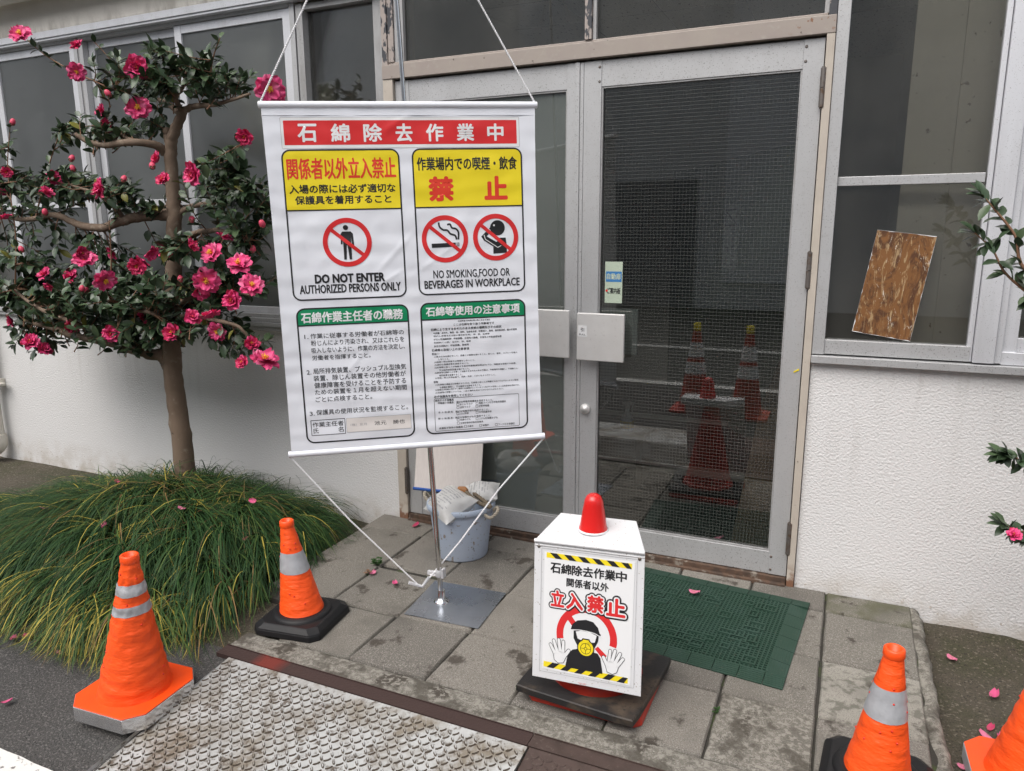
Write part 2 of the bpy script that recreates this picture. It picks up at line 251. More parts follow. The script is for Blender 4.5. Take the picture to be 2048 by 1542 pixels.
def tag(o, label=None, cat=None, group=None, kind=None):
    for k, v in (('label', label), ('category', cat), ('group', group), ('kind', kind)):
        if v: o[k] = v
    return o
def thing(name, label, cat, loc=(0, 0, 0), group=None):
    o = bpy.data.objects.new(name, None); COL.objects.link(o); o.location = loc; o.empty_display_size = .05
    return tag(o, label, cat, group)
def spline(pts, n=6):
    P = [Vector(p) for p in pts]; P = [P[0] * 2 - P[1]] + P + [P[-1] * 2 - P[-2]]; out = []
    for i in range(1, len(P) - 2):
        for j in range(n):
            t = j / n; a, b, c, d = P[i - 1:i + 3]
            out.append(.5 * ((2 * b) + (c - a) * t + (2 * a - 5 * b + 4 * c - d) * t * t + (3 * b - a - 3 * c + d) * t ** 3))
    out.append(P[-2]); return out
_tc = {}
def textgeo(body, bold=0., res=2):
    k = (body, bold, res)
    if k in _tc: return _tc[k]
    c = bpy.data.curves.new('lettering', 'FONT'); c.body = body; c.offset = bold; c.resolution_u = res
    o = bpy.data.objects.new('lettering', c); COL.objects.link(o); bpy.context.view_layer.update()
    me = o.evaluated_get(bpy.context.evaluated_depsgraph_get()).to_mesh()
    vs = [(v.co.x, v.co.y) for v in me.vertices]; fs = [tuple(p.vertices) for p in me.polygons]
    o.evaluated_get(bpy.context.evaluated_depsgraph_get()).to_mesh_clear()
    bpy.data.objects.remove(o); bpy.data.curves.remove(c)
    _tc[k] = (vs, fs); return _tc[k]
class Print:
    """flat printing laid on a surface; units mm, fn(u, v, layer) gives the 3D point"""
    def __init__(s, mb, fn): s.mb = mb; s.fn = fn
    cut = 0
    def put(s, vs, fs, mi, lay):
        if s.cut:
            big = [f for f in fs if len(f) == 3 and max(math.dist(vs[f[i]], vs[f[(i + 1) % 3]]) for i in range(3)) > s.cut]
            if big:
                fs = [f for f in fs if f not in set(big)]; vs = list(vs)
                while big:
                    f = big.pop(); i = max(range(3), key=lambda i: math.dist(vs[f[i]], vs[f[(i + 1) % 3]])); a, b, c = f[i], f[(i + 1) % 3], f[(i + 2) % 3]
                    if math.dist(vs[a], vs[b]) <= s.cut: fs.append(f); continue
                    vs.append(((vs[a][0] + vs[b][0]) / 2, (vs[a][1] + vs[b][1]) / 2)); m = len(vs) - 1; big += [(a, m, c), (m, b, c)]
        s.mb.add([s.fn(u, v, lay) for u, v in vs], fs, mi, True)
    def text(s, body, u0, v0, u1, v1, mi, lay=2, bold=0., keep=None, res=2, spread=0.):
        vs, fs = textgeo(body, 0., res)
        if not vs: return
        a0 = min(v[0] for v in vs); a1 = max(v[0] for v in vs); b0 = min(v[1] for v in vs); b1 = max(v[1] for v in vs)
        ku = (u1 - u0) / (a1 - a0); kv = (v1 - v0) / max(1e-6, b1 - b0)
        offs = [(0, 0)]
        if bold > 0:
            k = 20 if bold > .08 else 8 if bold > .02 else 4
            offs = [(bold * math.cos(2 * math.pi * (i + .5) / k), bold * math.sin(2 * math.pi * (i + .5) / k)) for i in range(k)]
            if bold > .06: offs += [(.5 * x, .5 * y) for x, y in offs[::2]]
        km = min(ku, kv)
        for i, (ox, oy) in enumerate(offs):
            s.put([(u0 + (x - a0) * ku + ox * km, v0 + (y - b0) * kv + oy * km) for x, y in vs], fs, mi, lay + .02 * i)
    def fill(s, u0, v0, u1, v1, r, mi, lay=1, top=True, bot=True, step=8):
        rows = []; v = v0
        ys = sorted(set([v0 + r * (1 - math.cos(t * math.pi / 12)) for t in range(7)] + [v1 - r * (1 - math.cos(t * math.pi / 12)) for t in range(7)] + [v0 + (v1 - v0) * i / max(1, int((v1 - v0) / step)) for i in range(1 + max(1, int((v1 - v0) / step)))]))
        nu = max(1, int((u1 - u0) / step)); vs = []
        for y in ys:
            dx = 0
            if bot and r and y < v0 + r: dx = r - math.sqrt(max(0, r * r - (v0 + r - y) ** 2))
            if top and r and y > v1 - r: dx = r - math.sqrt(max(0, r * r - (y - v1 + r) ** 2))
            vs += [(u0 + dx + (u1 - u0 - 2 * dx) * i / nu, y) for i in range(nu + 1)]
        s.put(vs, [(j * (nu + 1) + i, j * (nu + 1) + i + 1, (j + 1) * (nu + 1) + i + 1, (j + 1) * (nu + 1) + i) for j in range(len(ys) - 1) for i in range(nu)], mi, lay)
    def line(s, pts, w, mi, lay=2, closed=False, step=10):
        q = []
        n = len(pts)
        for i in range(n if closed else n - 1):
            a = pts[i]; b = pts[(i + 1) % n]; k = max(1, int(math.dist(a, b) / step))
            q += [(a[0] + (b[0] - a[0]) * j / k, a[1] + (b[1] - a[1]) * j / k) for j in range(k)]
        if not closed: q.append(pts[-1])
        m = len(q); vs = []
        for i in range(m):
            a = q[(i - 1) % m] if (closed or i) else q[0]; b = q[(i + 1) % m] if (closed or i < m - 1) else q[-1]
            dx, dy = b[0] - a[0], b[1] - a[1]; d = math.hypot(dx, dy) or 1; nx, ny = -dy / d * w / 2, dx / d * w / 2
            vs += [(q[i][0] + nx, q[i][1] + ny), (q[i][0] - nx, q[i][1] - ny)]
        s.put(vs, [(2 * i, 2 * i + 1, (2 * i + 3) % (2 * m), (2 * i + 2) % (2 * m)) for i in range(m if closed else m - 1)], mi, lay)
    def frame(s, u0, v0, u1, v1, r, w, mi, lay=2):
        pts = []
        for cx, cy, a in ((u1 - r, v1 - r, 0), (u0 + r, v1 - r, 90), (u0 + r, v0 + r, 180), (u1 - r, v0 + r, 270)):
            pts += [(cx + r * math.cos(R(a + 15 * i)), cy + r * math.sin(R(a + 15 * i))) for i in range(7)]
        s.line(pts, w, mi, lay, True)
    def ring(s, cx, cy, r0, r1, mi, lay=1, a0=0, a1=360, n=48):
        vs = []
        for i in range(n + 1):
            a = R(a0 + (a1 - a0) * i / n); vs += [(cx + r0 * math.cos(a), cy + r0 * math.sin(a)), (cx + r1 * math.cos(a), cy + r1 * math.sin(a))]
        s.put(vs, [(2 * i, 2 * i + 1, 2 * i + 3, 2 * i + 2) for i in range(n)], mi, lay)
    def poly(s, pts, mi, lay=2):
        from mathutils.geometry import tessellate_polygon
        s.put(pts, [tuple(t) for t in tessellate_polygon([[Vector((x, y, 0)) for x, y in pts]])], mi, lay)
    def disc(s, cx, cy, r, mi, lay=2, n=28): s.poly([(cx + r * math.cos(2 * math.pi * i / n), cy + r * math.sin(2 * math.pi * i / n)) for i in range(n)], mi, lay)
# ------------------------------------------------------------------ ground
def road(y): return 0 if y > -1.29 else (.13 * (y + 1.29) if y > -2.1 else -.105)
mb = MB()
ys = [-60, -20, -8, -4, -3, -2.1] + [-2.1 + .81 * i / 8 for i in range(1, 9)] + [-1.24, -1.235, 0, 12]
xs = [-60, -20, -8, -6, -5, -4, -3, -2.5, -2, -1.6, -1, 0, .45, .5, 1, 2, 8, 20, 60]
vs = []
for y in ys:
    for x in xs:
        z = road(y) - .012
        if y > -1.238: z = -.16
        if x > .49 and y > -2.2: z = -.16
        vs.append((x, y, z))
mb.add(vs, [(j * len(xs) + i, j * len(xs) + i + 1, (j + 1) * len(xs) + i + 1, (j + 1) * len(xs) + i) for j in range(len(ys) - 1) for i in range(len(xs) - 1)])
tag(mb.build('ground', m_asphalt), 'dark worn asphalt road surface in front of the entrance', 'ground', kind='structure')
# worn white line lower left, and parking lines behind the camera that the door glass mirrors
mb = MB()
mb.grid(lambda u, v: (-2.9 + 1.17 * u + .02 * noise.noise((v * 9, u, 8)), (-1.822 - .16 * v) + .010 * noise.noise((u * 19, v, 3)), road(-1.822 - .16 * v) - .008), 20, 2)
for y in (-4.25, -6.6): mb.box(-9, 6, y - .07, y + .07, -.116, -.110)
tag(mb.build('road_marking', m_roadpaint), 'worn white painted line at the lower left of the road', 'road marking', kind='structure')
# planting bed, left
def bedz(x, y):
    h = .23 * math.exp(-((x + 2.62) / .66) ** 2 - ((y + .64) / .42) ** 2) * min(1, max(0, (-1.88 - x) / .22))
    return -.075 + .06 * min(1, max(0, (-y - .3) / .9)) + h + .012 * noise.noise((x * 3, y * 3, 1)) - .05 * max(0, min(1, (-1.28 - y) / .15))
mb = MB(); mb.grid(lambda u, v: (-7.2 + 5.62 * u, -1.44 + 1.46 * v, bedz(-7.2 + 5.62 * u, -1.44 + 1.46 * v)), 90, 36)
tag(mb.build('planting_bed', m_soil), 'mossy soil bed under the flowering tree along the wall', 'soil', kind='structure')
mb = MB(); mb.grid(lambda u, v: (.485 + 3 * u, -2.2 + 2.22 * v, -.085 + .014 * noise.noise((u * 9, v * 8, 5)) + .006 * noise.noise((u * 40, v * 40, 5)) + .03 * math.exp(-((v - 1) / .05) ** 2)), 70, 60)
tag(mb.build('soil_bed', m_soil), 'bare mossy soil strip beside the right end of the paving', 'soil', kind='structure')
# paving
cx = [-1.895, -1.575, -1.278, -.984, -.69, -.402, -.122, .150, .440]
cy = [-.004, -.170, -.512, -.826, -1.132]
mb = MB(); pr = random.Random(3)
mb.box(-1.6, .46, -1.135, -.004, -.15, -.011, 6); mb.box(-1.89, -1.6, -.9, -.004, -.15, -.011, 6)
for i in range(8):
    for j in range(4):
        if i == 0 and j == 3: continue
        x0, x1, y1, y0 = cx[i], cx[i + 1], cy[j], cy[j + 1]
        g = [pr.uniform(.002, .0045) for _ in range(4)]; g[1] += .0015 * (i in (2, 3, 5, 6))
        oy = .02 * pr.uniform(-1, 1) if i in (1, 4) else 0
        h = [pr.uniform(-.003, .002) for _ in range(4)]
        mi = pr.choice([0, 0, 1, 1, 2])
        if i == 7: mi = [3, 0, 4, 1][j]
        if (i, j) == (6, 3): mi = 5
        if (i, j) == (0, 0) or (i, j) == (5, 0): mi = 1
        r = .006; n = 6; a = [x0 + g[0], x1 - g[1], y0 + g[2] + (oy if j < 3 else 0), y1 - g[3] + (oy if j > 0 else 0)]
        def P(u, v, dz=0, ins=0): return (a[0] + ins + (a[1] - a[0] - 2 * ins) * u + .003 * noise.noise((u * 3 + i, v * 3 + j, 1)) * (1 if ins < .005 else .3), a[2] + ins + (a[3] - a[2] - 2 * ins) * v + .003 * noise.noise((u * 3 + i, v * 3 + j, 9)), dz + h[0] * (1 - u) * (1 - v) + h[1] * u * (1 - v) + h[2] * u * v + h[3] * (1 - u) * v)
        mb.grid(lambda u, v: P(u, v, 0, .005), n, n, mi)
        ed = [(k / n, 0) for k in range(n)] + [(1, k / n) for k in range(n)] + [(1 - k / n, 1) for k in range(n)] + [(0, 1 - k / n) for k in range(n)]
        m = len(ed); vv = [P(u, v, 0, .005) for u, v in ed] + [P(u, v, -.005, 0) for u, v in ed] + [P(u, v, -.05, 0) for u, v in ed]
        mb.add(vv, [(q + m, (q + 1) % m + m, (q + 1) % m, q) for q in range(m)] + [(q + 2 * m, (q + 1) % m + 2 * m, (q + 1) % m + m, q + m) for q in range(m)], mi, True)
# rough concrete band in front of the slabs
mb.grid(lambda u, v: (-1.70 + 2.145 * u, -1.236 + .100 * v + .004 * noise.noise((u * 20, v, 2)), -.002 + .003 * noise.noise((u * 60, v * 5, 4)) - .004 * (v > .98)), 120, 6, 5)
tag(mb.build('paving', m_slab + [m_joint]), 'square grey concrete paving slabs in front of the doors', 'paving', kind='structure')
# kerb at the right end of the paving
mb = MB()
def kerb(u, v):
    y = -1.7 + 1.69 * u; w = .012 * noise.noise((y * 5, 0, 2)); a = math.pi * v
    return (.466 + w - .026 * math.cos(a) - .02 * u * u + .006 * noise.noise((y * 20, v, 3)), y, -.028 + .024 * math.sin(a) + .005 * noise.noise((y * 16, v * 2, 7)) - (.05 if v in (0, 1) else 0))
mb.grid(kerb, 90, 8, 0)
tag(mb.build('kerb', m_slab[5]), 'rough rounded concrete kerb between the paving and bare soil', 'kerb', kind='structure')
# ------------------------------------------------------------------ steel cover plates
def tread_plate(name, x0, x1, y0, y1, mats, label, pitch=.034, h=.0048, skew=0):
    o = thing(name, label, 'cover plate', ((x0 + x1) / 2, y1, road(y1)))
    mb = MB(); ox, oz = (x0 + x1) / 2, road(y1)
    def pt(x, y, dz): return (x - ox, y - y1, road(y) - oz + dz)
    n = 8
    mb.grid(lambda u, v: pt(x0 + (x1 - x0) * u, y0 + (y1 - y0) * v, .002), 2, n, 0, False)
    b = [pt(x0, y0, .002), pt(x1, y0, .002), pt(x1, y1, .002), pt(x0, y1, .002)]; c = [(p[0], p[1], p[2] - .011) for p in b]
    mb.add(b + c, [(4 + i, 4 + (i + 1) % 4, (i + 1) % 4, i) for i in range(4)], 0)
    pl = mb.build('plate', mats, o)
    mb = MB(); q = random.Random(5)
    nx = int((x1 - x0) / pitch * 1.0); ny = int((y1 - y0) / pitch)
    for j in range(ny):
        for i in range(nx):
            X = x0 + pitch * (i + .5); Y = y0 + pitch * (j + .5)
            a = R(45 if (i + j) % 2 else -45); L = pitch * .54; wd = pitch * .17
            if X < x0 + .010 or X > x1 - .010 or Y > y1 - .010 or Y < -2.12: continue
            ca, sa = math.cos(a), math.sin(a)
            def T(l, w, z): return pt(X + l * ca - w * sa, Y + l * sa + w * ca, .002 + z)
            hx = [(-L, 0), (-L * .45, -wd), (L * .45, -wd), (L, 0), (L * .45, wd), (-L * .45, wd)]
            mb.add([T(x, y, 0) for x, y in hx] + [T(x * .82, y * .45, h) for x, y in hx], [(i, (i + 1) % 6, 6 + (i + 1) % 6, 6 + i) for i in range(6)], 0)
            mb.add([T(x * .82, y * .45, h) for x, y in hx], [(0, 1, 2, 3, 4, 5)], 1)
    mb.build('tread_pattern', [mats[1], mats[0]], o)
    return o
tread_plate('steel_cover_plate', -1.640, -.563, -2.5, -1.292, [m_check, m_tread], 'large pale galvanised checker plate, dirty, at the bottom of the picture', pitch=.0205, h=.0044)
tread_plate('steel_cover_plate', -.557, .42, -2.5, -1.292, [m_brown, m_brown], 'dark brown checker plate beside the pale one, bottom centre', pitch=.0195, h=.0026)
for x0, x1, mt, lab in ((-1.70, -.567, m_angle, 'dark rusty steel strip with a red stain along the pale plate'), (-.565, .445, m_brown, 'brown steel strip along the dark plate edge')):
    mb = MB(); mb.box(x0, x1, -1.288, -1.2365, -.02, .003); mb.box(x0, x1, -1.2385, -1.2365, -.02, .007)
    tag(mb.build('edge_strip', mt), lab, 'steel strip')
# ------------------------------------------------------------------ building
B = thing('building', 'white stucco building front with aluminium windows and double glass doors', 'building')
def wall(x0, x1, z0, z1, m, y=0., d=.12, n=1): mb = MB(); mb.box(x0, x1, y, y + d, z0, z1); return mb.build('wall', m, B)
wall(-7.5, -1.795, -.25, .888, m_stucco); wall(.031, 3.2, -.25, .898, m_stucco)
mb = MB(); mb.box(-7.5, -1.76, -.035, .12, 2.447, 4.2); mb.box(-1.76, 3.2, -.002, .12, 2.75, 4.2); mb.build('upper_wall', m_stucco_up, B, .01)
mb = MB(); mb.box(-7.5, 3.2, 3.4, 3.5, -.2, 4.2); mb.box(-7.5, -1.9, 1.2, 1.24, -.2, 3); mb.box(3.1, 3.2, .12, 3.4, -.2, 4.2); mb.box(-7.5, -7.4, .12, 3.4, -.2, 4.2)
mb.box(-1.93, -1.885, .14, 3.4, -.2, 3); mb.box(.36, .44, .14, 3.4, -.2, 3)
mb.build('interior_wall', m_inwall, B)
mb = MB(); mb.box(-7.5, 3.2, .12, 3.4, 4.1, 4.2); mb.box(-7.5, 3.2, -.6, .12, 4.2, 4.3); mb.build('roof', m_inwall, B)
c = MB(); c.box(-1.88, .36, .15, 3.4, 2.6, 2.64); ce = c.build('ceiling', m_ceil, B)
c = MB()
for x in (-1.42, -.96, -.5, -.04): c.box(x - .002, x + .002, .15, 3.4, 2.5985, 2.6)
for y in (.65, 1.12, 1.6, 2.1): c.box(-1.88, .36, y - .002, y + .002, 2.5975, 2.5990)
c.build('ceiling_seam', m_seam, ce)
f = MB(); f.box(-1.885, .36, .06, 1.14, -.15, .018); fl = f.build('interior_floor', m_inmat, B)
f = MB(); f.box(-1.885, .36, 1.19, 3.4, -.15, .05); f.build('raised_floor', m_infloor, fl)
f = MB(); f.box(-1.885, .36, 1.14, 1.19, -.15, .053); f.box(-1.885, -.2, 2.2, 2.235, .05, .075); f.build('step_nosing', m_nosing, fl)
# aluminium windows
def window(x0, x1, z0, z1, bars, panes, sash, label=None, mt=m_alu, fd=.03, mtb=None):
    """frame round x0..x1; bars = (x0,x1,z0,z1,y,depth)"""
    mb = MB()
    for b in bars: mb.box(b[0], b[1], b[4], b[4] + b[5], b[2], b[3])
    w = mb.build('window', mt, B, .0015)
    if label: w['label'] = label
    if sash:
        mb = MB()
        for b in sash: mb.box(b[0], b[1], b[4], b[4] + b[5], b[2], b[3])
        mb.build('sash', mtb or m_alu_br, w, .0015)
    for p in panes:
        mb = MB(); mb.box(p[0], p[1], p[4], p[4] + .005, p[2], p[3]); mb.build('pane', p[5], w)
    return w
Z0, Z1 = 1.008, 2.372
def leftwin(x0, x1, xm):
    # outer frame + two sashes meeting at xm; lower lights under the transom rail
    bars = [(x0, x0 + .028, .955, 2.40, -.012, .075), (x1 - .028, x1, .955, 2.40, -.012, .075), (x0 + .028, x1 - .028, 2.385, 2.41, -.014, .075), (x0 + .028, x1 - .028, .955, .975, -.02, .09)]
    s = []
    for a, b, y in ((x0 + .03, xm + .0225, .022), (xm - .0225, x1 - .03, -.004)):
        s += [(a, a + .045, .976, 2.384, y, .025), (b - .045, b, .976, 2.384, y, .025), (a + .045, b - .045, 2.345, 2.384, y + .002, .022), (a + .045, b - .045, .976, 1.010, y + .002, .022), (a + .045, b - .045, 1.524, 1.556, y + .002, .022)]
    p = []
    for a, b, y in ((x0 + .075, xm - .0225, .033), (xm + .0225, x1 - .075, .007)):
        p += [(a, b, 1.010, 1.524, y, g_frost), (a, b, 1.556, 2.345, y, g_frost)]
    w = window(x0, x1, 0, 0, bars, p, s)
    return w
leftwin(-5.32, -3.728, -4.437); leftwin(-3.712, -2.262, -2.998)
mb = MB()
for x in (-3.720,): mb.box(x - .0085, x + .0085, -.006, .06, .955, 2.41)
mb.build('mullion', m_alu_dk, B)
mb = MB(); mb.box(-7.5, -1.80, -.052, .02, 2.412, 2.446); mb.box(-7.5, -1.80, -.045, .0, 2.400, 2.4125); mb.build('window_head', m_alu_br, B, .002)
each_ = [(-7.5, -1.80, -.030, .05, .935, .9545), (-7.5, -1.80, -.038, .03, .912, .9335), (-7.5, -1.80, -.028, .02, .889, .9105)]
for b_ in each_: mb = MB(); mb.box(*b_); mb.build('sill', m_alu, B, .002)
# narrow window beside the door, left
window(-2.255, -1.80, 0, 0, [(-2.255, -2.218, .956, 2.39, -.010, .07), (-1.852, -1.800, .956, 2.39, .012, .05), (-2.218, -1.852, 2.365, 2.39, -.004, .06), (-2.218, -1.852, .956, 1.0, -.01, .06)], [(-2.218, -1.852, 1.0, 2.365, .03, g_clear)], [], mt=m_alu_dk)
# right windows
w = window(.062, .62, 0, 0, [(.030, .071, .93, 2.75, -.012, .07), (.071, .53, .932, .984, -.006, .05), (.071, .516, 1.527, 1.558, .006, .03), (.030, 1.75, .899, .926, -.030, .08)],
       [(.071, .53, .984, 1.527, .02, g_clear), (.071, .53, 1.558, 2.7, .02, g_clear)], [(.520, .536, .932, 2.75, -.002, .05), (.538, .600, .932, 2.75, -.022, .06), (.602, .622, .932, 2.75, -.008, .05)], mt=m_alu)
window(.62, 1.75, 0, 0, [(.622, .664, .932, 2.75, .004, .04), (.664, 1.7, .972, 1.018, .008, .035), (.622, 1.75, .928, .971, -.006, .05), (.664, 1.7, 1.527, 1.553, .010, .03), (1.7, 1.75, .972, 2.75, -.01, .05)],
       [(.664, 1.7, 1.018, 1.527, .025, g_clear), (.664, 1.7, 1.553, 2.7, .025, g_clear)], [], mt=m_alu_br)
mb = MB(); mb.box(.275, .425, .12, .15, .90, 2.74); mb.build('interior_curtain', m_curtain, B); mb = MB(); mb.box(.427, .64, .127, .155, .90, 2.74); mb.build('interior_curtain', m_curtain, B)
mb = MB(); mb.box(-1.848, -1.72, .07, .14, .9, 2.74); mb.build('interior_pillar', m_curtain, B)
for x in (-4.75, -4.05, -3.27, -2.60): mb = MB(); mb.box(x - .09, x + .09, .10, .22, .9, 2.74); mb.build('interior_pillar', m_curtain, B)
mb = MB(); mb.box(-5.3, -2.3, .30, .32, 1.95, 2.12); mb.build('interior_rail', m_curtain, B)
# door frame, transom
mb = MB(); mb.box(-1.795, .0285, -.020, .08, 2.030, 2.088); df = mb.build('door_frame', m_cream, B, .002)
def each(name, boxes, m, par, bev=0, label=None):
    for b_ in boxes:
        k_ = MB(); k_.box(*b_); k_.build(name, m, par, bev)
each('jamb', [(-1.795, -1.745, -.016, .08, -.02, 2.0295), (0.0015, .0285, -.018, .08, -.02, 2.0295)], m_ivory, df, .002)
each('header_lip', [(-1.77, .0, -.004, .05, 2.089, 2.099)], m_cream, df, .002)
each('transom_mullion', [(-1.795, -1.768, -.014, .06, 2.0885, 2.75), (-1.766, -1.738, -.008, .06, 2.0995, 2.75), (-.868, -.840, -.012, .05, 2.0995, 2.75), (.003, .0285, -.014, .06, 2.0885, 2.75)], m_peel, df, .0015)
each('transom_bead', [(-1.736, -1.692, .0, .05, 2.0995, 2.75), (-.838, -.825, .0, .05, 2.0995, 2.75), (-.012, .002, .0, .05, 2.0995, 2.75)], m_alu_dk, df)
for x0, x1 in ((-1.692, -.870), (-.825, -.012)):
    mb = MB(); mb.box(x0, x1, .02, .026, 2.0995, 2.72); mb.build('pane', g_clear, df)
mb = MB(); mb.box(-1.742, -.0015, -.012, .07, -.01, .0275); mb.box(-1.742, -.0015, -.03, -.0125, -.01, .008); mb.build('threshold', m_rustsill, B, .002)
# door leaves
def leaf(x0, x1, label, s0, s1, glass, hinge_x, extra):
    mb = MB()
    mb.box(x0, s0, .0, .04, .031, 2.022); mb.box(s1, x1, .0, .04, .031, 2.022)
    mb.box(s0, s1, .0025, .038, 1.926, 2.022); mb.box(s0, s1, .0025, .038, .031, .124)
    d = mb.build('door', m_alu, B, .0012); d['label'] = label
    mb = MB(); mb.box(s0 - .004, s1 + .004, .018, .023, .120, 1.93); mb.build('pane', glass, d)
    mb = MB()
    for a, b in ((s0, s0 + .006), (s1 - .006, s1)): mb.box(a, b, .006, .017, .124, 1.926)
    mb.box(s0 + .006, s1 - .006, .006, .017, .124, .130); mb.box(s0 + .006, s1 - .006, .006, .017, 1.920, 1.926)
    mb.build('glazing_bead', m_alu_dk, d)
    for z in (1.857, 1.234, .197):
        mb = MB(); mb.tube([(hinge_x, -.014, z - .064), (hinge_x, -.014, z - .001)], .0095, 12); mb.tube([(hinge_x, -.014, z + .001), (hinge_x, -.014, z + .064)], .0095, 12)
        mb.tube([(hinge_x, -.014, z - .069), (hinge_x, -.014, z - .064)], .006, 8); mb.tube([(hinge_x, -.014, z + .064), (hinge_x, -.014, z + .069)], .006, 8)
        mb.build('hinge', m_dksteel, d)
    for (x, z) in extra:
        mb = MB(); mb.lathe([(.0052, 0), (.0052, .001), (.003, .0025)], 10); mb.v = [(x + v[0], -v[2], z + v[1]) for v in mb.v]; mb.build('screw', m_dksteel, d)
    return d
dl = leaf(-1.742, -.9065, 'left glass door leaf, mostly behind the banner', -1.673, -.942, g_rib, -1.748, [])
dr = leaf(-.8715, -.0025, 'right glass door leaf with wired glass', -.800, -.070, g_wire, -.0005, [(-.808, 1.998), (-.808, 1.945), (-.062, 1.998), (-.062, 1.950), (-.062, .105), (-.062, .050), (-.808, .105)])
mb = MB(); mb.box(-.9060, -.8875, -.006, .036, .031, 2.022); mb.box(-.8870, -.8720, -.002, .036, .031, 2.020); mb.build('meeting_stile', m_alu, dl, .0015)
def plate(x0, x1, z0, z1, par, m=m_steel):
    mb = MB(); mb.box(x0, x1, -.050, -.034, z0, z1)
    o = mb.build('push_plate', m, par, .004)
    for z in (z0 + .04, z1 - .04): mb = MB(); mb.tube([(x0 + .03, -.034, z), (x0 + .03, .0, z)], .009, 10); mb.build('plate_bracket', m_dksteel, par)
    return o
pp = plate(-.873, -.672, .854, 1.050, dr); plate(-1.16, -.9055, .858, 1.058, dl)
mb = MB(); mb.box(-.845, -.645, .055, .068, .872, 1.064); mb.build('inner_pull_plate', mat('pale green plate', (.62, .70, .69), .35), dr, .003)
mb = MB(); mb.box(-.866, -.828, -.0512, -.0505, .952, .998, 0); q = Print(mb, lambda u, v, l: (-.866 + u / 1000, -.0512 - .0003 * l, .952 + v / 1000))
q.text('引', 12, 22, 26, 37, 1, 1, .02); q.text('PULL', 5, 6, 33, 13, 1, 1, .01); mb.build('pull_label', [m_paper, m_pblk], dr)
mb = MB(); mb.lathe([(.0, .0), (.022, .0), (.022, -.012), (.018, -.016), (.010, -.017), (.009, -.022), (.0, -.022)], 24, cap=False)
mb.v = [(-.846 + x, z, .637 + y) for x, y, z in mb.v]; mb.build('door_lock', m_steel, dr)
# sticker on the glass
mb = MB(); mb.box(-.776, -.703, .0168, .0174, 1.088, 1.255, 0); q = Print(mb, lambda u, v, l: (-.776 + u / 1000, .0166 - .0003 * l, 1.088 + v / 1000))
q.fill(4, 86, 70, 128, 0, 1); q.text('自動扉', 8, 96, 66, 120, 0, 2, .03); q.text('ご案内板', 10, 38, 66, 62, 2, 2, .03); q.disc(8, 50, 5, 3)
tag(mb.build('door_sticker', [mat('pale green sticker', (.46, .54, .43), .5), m_pblue, m_pblk, m_pred]), 'narrow pale sticker with blue band inside the right door glass', 'sticker')
mb = MB(); mb.box(-.028, -.009, -.0026, -.0012, .852, .858); mb.v = [(x, y, z + (x + .028) * .6) for x, y, z in mb.v]; tag(mb.build('tape_scrap', m_pyel), 'small yellow tape scrap stuck to the right door edge', 'tape')
# ------------------------------------------------------------------ inside the hall
mb = MB(); a, b = Vector((-1.24, 3.35, 0)), Vector((-.17, 1.55, 0)); nrm = Vector((.86, .51, 0))
mb.add([a + Vector((0, 0, .05)), b + Vector((0, 0, .05)), b + Vector((0, 0, 1.84)), a + Vector((0, 0, 1.84)), a + nrm * .05 + Vector((0, 0, .05)), b + nrm * .05 + Vector((0, 0, .05)), b + nrm * .05 + Vector((0, 0, 1.84)), a + nrm * .05 + Vector((0, 0, 1.84))], [(0, 1, 2, 3), (7, 6, 5, 4), (3, 2, 6, 7), (1, 5, 6, 2), (0, 3, 7, 4), (0, 4, 5, 1)])
tag(mb.build('partition', m_green), 'dark green partition inside, behind the right door glass', 'partition')
d = (b - a).normalized()
def onpart(t, z, off=.004): return a + d * t - nrm * off + Vector((0, 0, z))
mb = MB(); PO = lambda u, v, l: onpart(1.10 + u / 1000, 1.12 + v / 1000, .003 + .0006 * l)
q = Print(mb, PO); q.fill(0, 0, 240, 420, 0, 0, 0, step=60); q.frame(30, 285, 210, 390, 4, 12, 1); q.line([(40, 375), (200, 300)], 14, 1)
for i, (l1) in enumerate(('立入禁止', '関係者以外')):
    for k, ch in enumerate(l1): q.text(ch, 40 + i * 95, 222 - k * (48 if i else 58), 100 + i * 95, 262 - k * (48 if i else 58), 1, 1, .02)
q.text('OFF LIMIT', 25, 8, 215, 34, 1, 1, .02)
tag(mb.build('notice', [mat('dim poster', (.62, .68, .64), .6), m_pblk]), 'white OFF LIMIT notice on the green partition behind the glass', 'notice')
mb = MB(); q = Print(mb, lambda u, v, l: onpart(.86 + u / 1000, 1.13 + v / 1000, .003 + .0006 * l)); q.fill(0, 0, 90, 300, 0, 0, 0, step=60)
for k in range(5): q.text('の方はお静'[k], 22, 240 - 55 * k, 68, 284 - 55 * k, 1, 1, .01)
tag(mb.build('notice', [mat('dim note', (.36, .42, .36), .6), m_pblk]), 'narrow vertical note left of the OFF LIMIT notice', 'notice')
mb = MB(); mb.add([(-.25, .20, .018), (.02, .22, .018), (.02, 1.9, .018), (-.30, 1.9, .018), (-.16, .22, .66), (.06, .24, .66), (.06, 1.9, .66), (-.2, 1.9, .66)], [(3, 2, 1, 0), (0, 1, 5, 4), (4, 5, 6, 7), (0, 4, 7, 3), (1, 2, 6, 5), (2, 3, 7, 6)])
tag(mb.build('plywood_stack', m_ply), 'plywood boards leaning inside at the right of the door glass', 'plywood')
sb = thing('spray_bottle', 'pale blue spray bottle with yellow label standing on a low bench behind the door glass', 'spray bottle', (-.925, .95, .300)); sb.scale = (.85, .85, .85)
lb = thing('low_bench', 'dark low wooden bench behind the right door glass', 'bench', (-1.02, .98, .018))
mb = MB(); mb.box(-.30, .22, -.12, .12, .255, .281); mb.build('bench_top', m_infloor, lb, .003)
